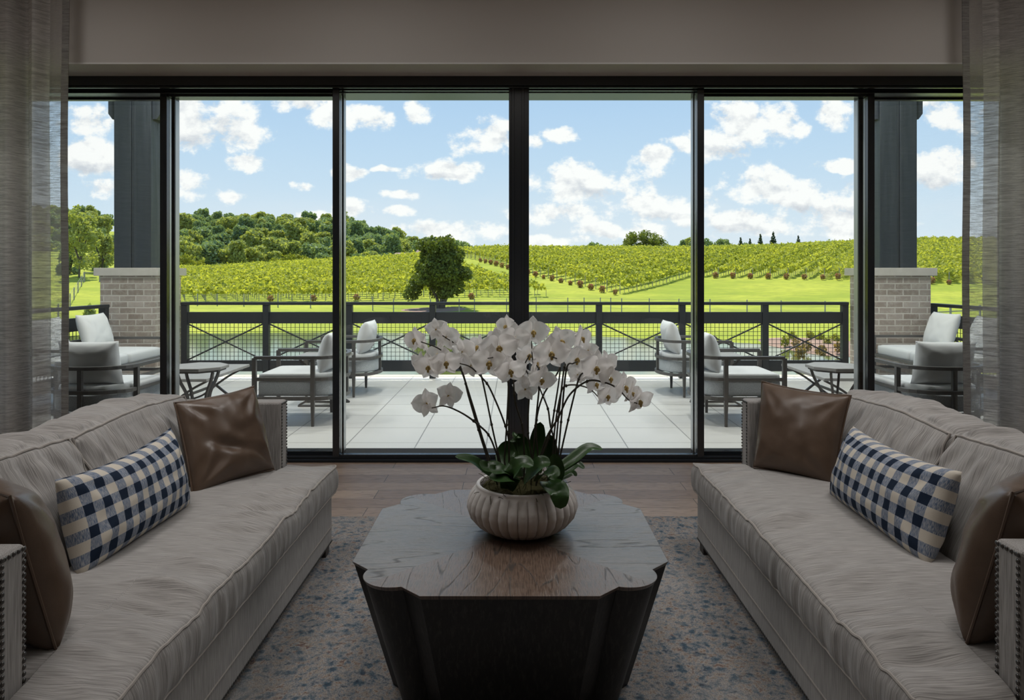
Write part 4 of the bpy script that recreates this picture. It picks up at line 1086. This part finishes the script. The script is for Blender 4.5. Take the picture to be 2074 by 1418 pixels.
# right block
d_ = np.array((.523, .853)); n_ = np.array((.853, -.523))
LB = [(-16, 182), (-10.3, 159), (2.06, 125.5), (13.6, 97)]; RB = [(27.7, 120), (52.6, 112), (61.5, 105), (84, 101), (110, 98)]
lc = [float(np.dot(p, n_)) for p in LB]; rc = [float(np.dot(p, n_)) for p in RB]
c = lc[0]; roses = []; k = 0
while c < 30:
    if c <= lc[-1]+.5: s0 = np.interp(c, lc, [float(np.dot(p, d_)) for p in LB])
    else: s0 = np.interp(c, rc, [float(np.dot(p, d_)) for p in RB])
    p0 = n_*c+d_*s0; s1 = (204-n_[1]*c)/d_[1]; p1 = n_*c+d_*s1
    if s1-s0 > 8:
        lab = 'row of grapevines on the right slope that borders the open grass wedge' if abs(c-lc[-1]) < 1.5 else 'row of grapevines climbing the right vineyard slope'
        vine_row(p0[0], p0[1], p1[0], p1[1], lab, 'grapevine rows on the right slope', dens=36 if c < -10 else 50, wid=.32 if c < -20 else .55)
        roses.append(p0-d_*1.6)
    c += 2.6 if c < -20 else 2.1; k += 1
# rose bushes at the row ends
rp = None
for i, p in enumerate(roses):
    if p[0]/p[1] > .62 or p[1] > 150: continue
    if rp is None:
        rp = leafobj('rose_bush', blobs([(0, 0, .55, .5, .5, .5)], 160, .3), .22, 'rose_leaf'); leafobj('bloom', blobs([(0, 0, .75, .45, .45, .35)], 45, .7), .16, 'rose_bloom', rp); o = rp
    else: o = copy_tree(rp)
    o.location = (p[0], p[1], float(gz(p[0], p[1]))); s_ = random.uniform(.65, 1.0); o.scale = (s_, s_, s_); o.rotation_euler = (0, 0, i)
    tag(o, 'small reddish rose bush at the end of a right slope vine row', 'rose bush', 'rose bushes at the row ends')
for (x_, Y) in ((548, 92), (635, 92), (722, 92), (955, 90)):
    o = copy_tree(rp); X = (x_-1044)/1460*Y; o.location = (X, Y, float(gz(X, Y)))
    tag(o, 'small reddish rose bush on the grass at the foot of the left vineyard slope', 'rose bush', 'rose bushes below the left slope')

# ---- trees
def trunk_mb(segs, r0, r1):
    b = MB()
    for s_ in segs:
        q = catmull(s_, 4); n_q = len(q); b.tube(q, [r0+(r1-r0)*i/(n_q-1) for i in range(n_q)], 7)
    return b
def at(x_, Y, dz=0): X = (x_-1044)/1460*Y; return (X, Y, float(gz(X, Y))+dz)
# big dark cedar
t = thing('cedar_tree', 'large dark green cedar standing alone on the lawn before the vineyard', 'tree', at(893, 80))
lob = []
for i in range(70):
    z = random.uniform(1.7, 7.4); f = (z-1.2)/6.4; R = 3.7*math.sqrt(max(.06, 1-((f-.36)/.72)**2))*(.85+.15*math.sin(z*2)) ; a = random.random()*2*PI; r = R*random.uniform(.35, .85)
    lob.append((r*math.cos(a), r*math.sin(a), z, .95, .95, .8))
lob += [(-.9, 0, 7.3, .5, .5, .9), (.8, .2, 7.5, .6, .5, .8), (0, 0, 4.5, 2.3, 2.3, 2.9), (-2.9, -.3, 2.2, 1.0, .9, 1.0), (-3.3, -.2, 1.6, .9, .8, .8), (-2.5, 0, 3.0, 1, 1, 1), (1.7, 0, 2.4, 1.0, 1, 1)]
leafobj('crown', blobs(lob, 22000, .45), .25, 'cedar_leaf', t)
trunk_mb([[(0, 0, 0), (.05, 0, 1.5), (-.4, .1, 4), (-.9, 0, 7.2)], [(.25, .1, 0), (.3, .1, 1.2), (.5, .2, 4), (.8, .2, 7.2)], [(-.25, -.1, 0), (-.5, -.1, 1.4), (-1.6, -.2, 3)], [(.1, -.2, .0), (.9, -.3, 1.8), (2.0, -.3, 3.2)]], .26, .04).build('trunk', 'bark', t, smooth=True)
b = MB(); c0 = at(885, 79.4)
b.v = []; ring = 40
b.v.append((0, 0, .12))
for r in (.5, 1.0):
    for i in range(ring):
        th = 2*PI*i/ring; x, y = 4.6*r*math.cos(th), 3.6*r*math.sin(th); b.v.append((x, y, float(gz(c0[0]+x, c0[1]+y))-c0[2]+(.10 if r < 1 else .0)))
b.f = [(0, 1+i, 1+(i+1) % ring) for i in range(ring)]+[(1+i, 1+ring+i, 1+ring+(i+1) % ring, 1+(i+1) % ring) for i in range(ring)]
o = b.build('mulch_bed', 'mulch', loc=c0); tag(o, 'brown mulch ring on the grass around the cedar trunk', 'mulch'); o['kind'] = 'stuff'
# broad tree on the crest
t = thing('oak_tree', 'broad loose-crowned tree on the skyline above the right vineyard', 'tree', at(1306, 214, -.2))
lob = [(random.uniform(-5.6, 5.6), random.uniform(-3, 3), 0, random.uniform(1.1, 1.8), 1.5, random.uniform(1.0, 1.5)) for _ in range(44)]
lob = [(x, y, random.uniform(2.6, 3.2+4.6*math.sqrt(max(0, 1-(x/6.6)**2))), a, b2, c2) for x, y, z, a, b2, c2 in lob]
leafobj('crown', blobs(lob, 6500, .1), .40, 'oak_leaf', t)
trunk_mb([[(0, 0, 0), (-.3, 0, 2.5), (-2.2, 0, 5)], [(.3, 0, 0), (.8, 0, 3), (3.0, 0, 5.2)], [(0, 0, 0), (.1, 0, 3), (.4, 0, 6.5)]], .3, .06).build('trunk', 'bark', t, smooth=True)

def tree_proto(name, m, seed, H=12, R=5.5, n=2300, size=.85, conif=False):
    random.seed(seed); t = thing(name, 'x', 'tree'); lob = []
    if conif:
        for i in range(9): z = H*(.15+.85*i/9); lob.append((0, 0, z, R*(1-i/9.5), R*(1-i/9.5), H*.09))
    else:
        for i in range(22):
            a = random.random()*2*PI; z = random.uniform(.34, .88)*H; rr = R*.72*math.sqrt(max(.05, 1-((z/H-.52)/.48)**2))*random.uniform(.3, 1)
            s_ = random.uniform(.24, .38)*R; lob.append((rr*math.cos(a), rr*math.sin(a), z, s_, s_, s_*.9))
        lob.append((0, 0, .55*H, R*.68, R*.68, .36*H))
    leafobj('crown', blobs(lob, n, .62 if not conif else .3), size, m, t)
    b = MB(); b.tube([(0, 0, 0), (0, 0, H*.3), (.2, 0, H*.7)], [.3*H/12, .24*H/12, .08], 6); b.build('trunk', 'bark', t, smooth=True)
    return t
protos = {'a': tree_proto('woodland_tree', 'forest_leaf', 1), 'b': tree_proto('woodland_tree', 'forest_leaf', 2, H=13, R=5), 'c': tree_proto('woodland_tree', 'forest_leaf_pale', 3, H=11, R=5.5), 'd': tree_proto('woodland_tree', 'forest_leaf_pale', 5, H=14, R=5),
          'e': tree_proto('meadow_shrub', 'shrub_leaf', 6, H=5, R=3.4, n=1100, size=.5), 'k': tree_proto('conifer_tree', 'conifer_leaf', 8, H=8, R=2.2, n=700, size=.5, conif=True)}
usedp = set()
def put_tree(k, X, Y, s_, label, cat, group, dz=0):
    if k in usedp: o = copy_tree(protos[k])
    else: o = protos[k]; usedp.add(k)
    o.location = (X, Y, float(gz(X, Y))+dz); o.scale = (s_, s_, s_*random.uniform(.9, 1.12)); o.rotation_euler = (0, 0, random.random()*6.28)
    tag(o, label, cat, group)
random.seed(21); cnt = 0
Yv = 262.0
while Yv < 475:
    st = 8.6*(1+(Yv-262)/900); u = -.485
    X = -.665*Yv+random.uniform(0, st)
    while X < -.075*Yv:
        uh = X/Yv
        # the piers hide this stretch, nothing to see there
        if not (-.565 < uh < -.475) and random.random() < .95:
            kk = random.choice('aaabbbcd') if Yv > 290 else random.choice('abccd')
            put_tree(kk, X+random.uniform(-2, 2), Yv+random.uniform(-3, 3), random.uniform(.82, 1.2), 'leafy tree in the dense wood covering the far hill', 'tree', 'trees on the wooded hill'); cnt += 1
        X += st*random.uniform(.8, 1.3)
    Yv += 13.5 if Yv < 330 else 17
for i in range(26):
    u = random.uniform(.19, .345); Yq = random.uniform(430, 470)
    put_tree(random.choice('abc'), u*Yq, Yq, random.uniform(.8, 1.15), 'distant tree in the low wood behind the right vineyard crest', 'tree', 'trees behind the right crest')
for (x_, Y, s_) in ((1456, 235, 1.0), (1432, 240, .8), (1475, 238, .8), (374, 212, .9), (400, 219, .8), (590, 222, 1.0), (560, 226, .8), (612, 224, .9), (640, 230, .7), (520, 228, .7), (700, 232, .8), (940, 226, .8)):
    put_tree('e', (x_-1044)/1460*Y, Y, s_*1.15, 'yellow green shrub along the edge behind the vineyard', 'shrub', 'shrubs behind the vineyard', dz=1.0 if Y > 200 and x_ > 1300 else 0)
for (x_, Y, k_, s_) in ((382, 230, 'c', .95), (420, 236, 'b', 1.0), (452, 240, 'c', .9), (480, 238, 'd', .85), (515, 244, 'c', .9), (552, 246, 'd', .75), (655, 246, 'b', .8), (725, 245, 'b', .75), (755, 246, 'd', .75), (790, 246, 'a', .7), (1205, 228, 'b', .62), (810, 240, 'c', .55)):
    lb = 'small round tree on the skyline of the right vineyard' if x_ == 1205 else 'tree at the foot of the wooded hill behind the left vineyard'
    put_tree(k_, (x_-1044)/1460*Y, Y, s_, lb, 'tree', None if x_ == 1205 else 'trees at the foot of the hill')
for (x_, s_) in ((1500, .62), (1519, .60), (1540, .66), (1566, .74), (1617, .6)):
    put_tree('k', (x_-1044)/1460*214, 214, s_, 'small dark conifer on the skyline above the right vineyard', 'conifer', 'conifers on the skyline', dz=.9)
# trees by the left lawn
def lawn_tree(x_, Y, H, R, label, n=2600, m='forest_leaf_pale', low=.15):
    t = thing('lawn_tree', label, 'tree', at(x_, Y)); lob = []
    for i in range(26):
        a = random.random()*2*PI; z = random.uniform(low, .95)*H; rr = R*random.uniform(.2, .9)*(1-.45*z/H); lob.append((rr*math.cos(a), rr*math.sin(a), z, R*.26, R*.26, R*.34))
    leafobj('crown', blobs(lob, n, .1), .36, m, t)
    trunk_mb([[(0, 0, 0), (.2, 0, H*.4), (-.3, 0, H*.9)], [(.1, 0, H*.2), (R*.3, 0, H*.5), (R*.5, 0, H*.8)], [(0, 0, H*.25), (-R*.3, 0, H*.55), (-R*.4, 0, H*.85)]], .16, .03).build('trunk', 'bark', t, smooth=True)
lawn_tree(160, 118, 11.6, 3.6, 'tall loose yellow green tree beside the left curtain, beyond the lawn', 3000)
lawn_tree(206, 128, 7.6, 2.9, 'shorter yellow green tree beyond the lawn beside the left pier', 2600)
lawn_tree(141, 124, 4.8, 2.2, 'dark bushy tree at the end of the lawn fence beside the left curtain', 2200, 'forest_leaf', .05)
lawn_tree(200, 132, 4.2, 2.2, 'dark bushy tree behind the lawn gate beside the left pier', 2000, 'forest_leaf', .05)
lawn_tree(185, 62, 1.6, .75, 'thin young sapling growing on the left lawn', 150, 'forest_leaf_pale', .2)

# fences
def fence(label, pts, h, rails, r=.05, m='weathered_wood'):
    p0 = at(*pts[0]); root = thing('field_fence', label, 'fence', p0); P = [Vector(at(*p))-Vector(p0) for p in pts]
    for p in P: b = MB(); b.box(p.x-r, p.x+r, p.y-r, p.y+r, p.z-.2, p.z+h); b.build('post', m, root)
    for z in rails:
        b = MB(); b.ribbon([p+Vector((0, 0, z)) for p in P], .02, .02 if len(rails) > 1 else .1); b.build('wire' if len(rails) > 1 else 'rail', m, root)
fence('wire field fence with thin grey posts crossing the lawn before the vineyard', [(400, 87), (440, 86.5), (494, 86), (563, 85), (629, 84), (690, 83), (755, 79), (797, 75.5), (872, 74.5), (930, 74.5), (961, 74.8), (1026, 75), (1086, 76), (1150, 76), (1183, 76), (1216, 76), (1237, 76), (1259, 75), (1315, 75), (1375, 74.5), (1438, 74), (1513, 73), (1582, 72), (1671, 71), (1730, 70)], 1.55, (.5, 1.0, 1.45))
fence('wooden rail fence on the grass beside the right curtain', [(1870, 62), (1925, 64), (1985, 66)], 1.5, (1.05,), .07)
fence('wire fence with grey posts running up the left lawn', [(118, 68), (131, 74), (142, 82), (150, 90), (158, 98), (165, 106), (170, 112)], 1.5, (.5, 1.0, 1.45))
fence('pale rail gate closing the top of the left lawn', [(171, 113), (202, 114)], 1.45, (1.35,), .08)

# garden bed by the pond
c0 = (18.9, 45.0, -3.0); b = MB(); b.v = [(0, 0, .28)]
for r in (.6, 1.0):
    for i in range(36):
        th = 2*PI*i/36; q = 1+.12*math.sin(3*th+1); b.v.append((3.3*r*q*math.cos(th), 5.4*r*q*math.sin(th), (.2 if r < 1 else -.05)))
b.f = [(0, 1+i, 1+(i+1) % 36) for i in range(36)]+[(1+i, 37+i, 37+(i+1) % 36, 1+(i+1) % 36) for i in range(36)]
o = b.build('garden_bed', 'mulch', loc=c0, smooth=True); tag(o, 'pinkish mulched planting bed on the bank of the pond', 'garden bed')
gp = None
for i, (x_, y_, m) in enumerate(((1590, 700, 0), (1612, 706, 1), (1605, 690, 0), (1634, 712, 1), (1660, 692, 0), (1664, 722, 1), (1676, 700, 0), (1700, 714, 1), (1694, 695, 0), (1640, 688, 0), (1622, 725, 1))):
    Yq = 4.4*1460/(y_-553); X = (x_-1044)/1460*Yq
    pl = leafobj('bed_shrub', blobs([(0, 0, .28, .3, .3, .32)], 110, .2), .14, 'rose_leaf' if m else 'shrub_leaf'); pl.location = (X, Yq, -2.9)
    tag(pl, 'small rusty orange shrub in the mulched bed by the pond' if m else 'small yellow green shrub in the mulched bed by the pond', 'shrub', 'orange shrubs in the pond bed' if m else 'green shrubs in the pond bed')

# house beyond the crest
hs = thing('farmhouse', 'house with brown gabled roofs behind the crest beside the cedar', 'house', at(822, 222, -1.5), 0)
def gable(x0, x1, y0, y1, zb, zr, nm):
    b = MB(); ym = (y0+y1)/2; b.box(x0, x1, y0, y1, 0, zb); b.build('wall', 'siding', hs)
    b = MB(); e = .4
    b.add([(x0-e, y0-e, zb), (x1+e, y0-e, zb), (x1+e, y1+e, zb), (x0-e, y1+e, zb), (x0-e+1.8, ym, zr), (x1+e-.2, ym, zr)], [(0, 1, 5, 4), (2, 3, 4, 5), (0, 4, 3), (1, 2, 5), (0, 3, 2, 1)]); b.build('roof', 'roof_shingle', hs)
gable(-4.5, 3.5, -3, 4, 4.6, 6.2, 'a'); gable(2.6, 7.0, -4, 3, 4.8, 7.4, 'b')
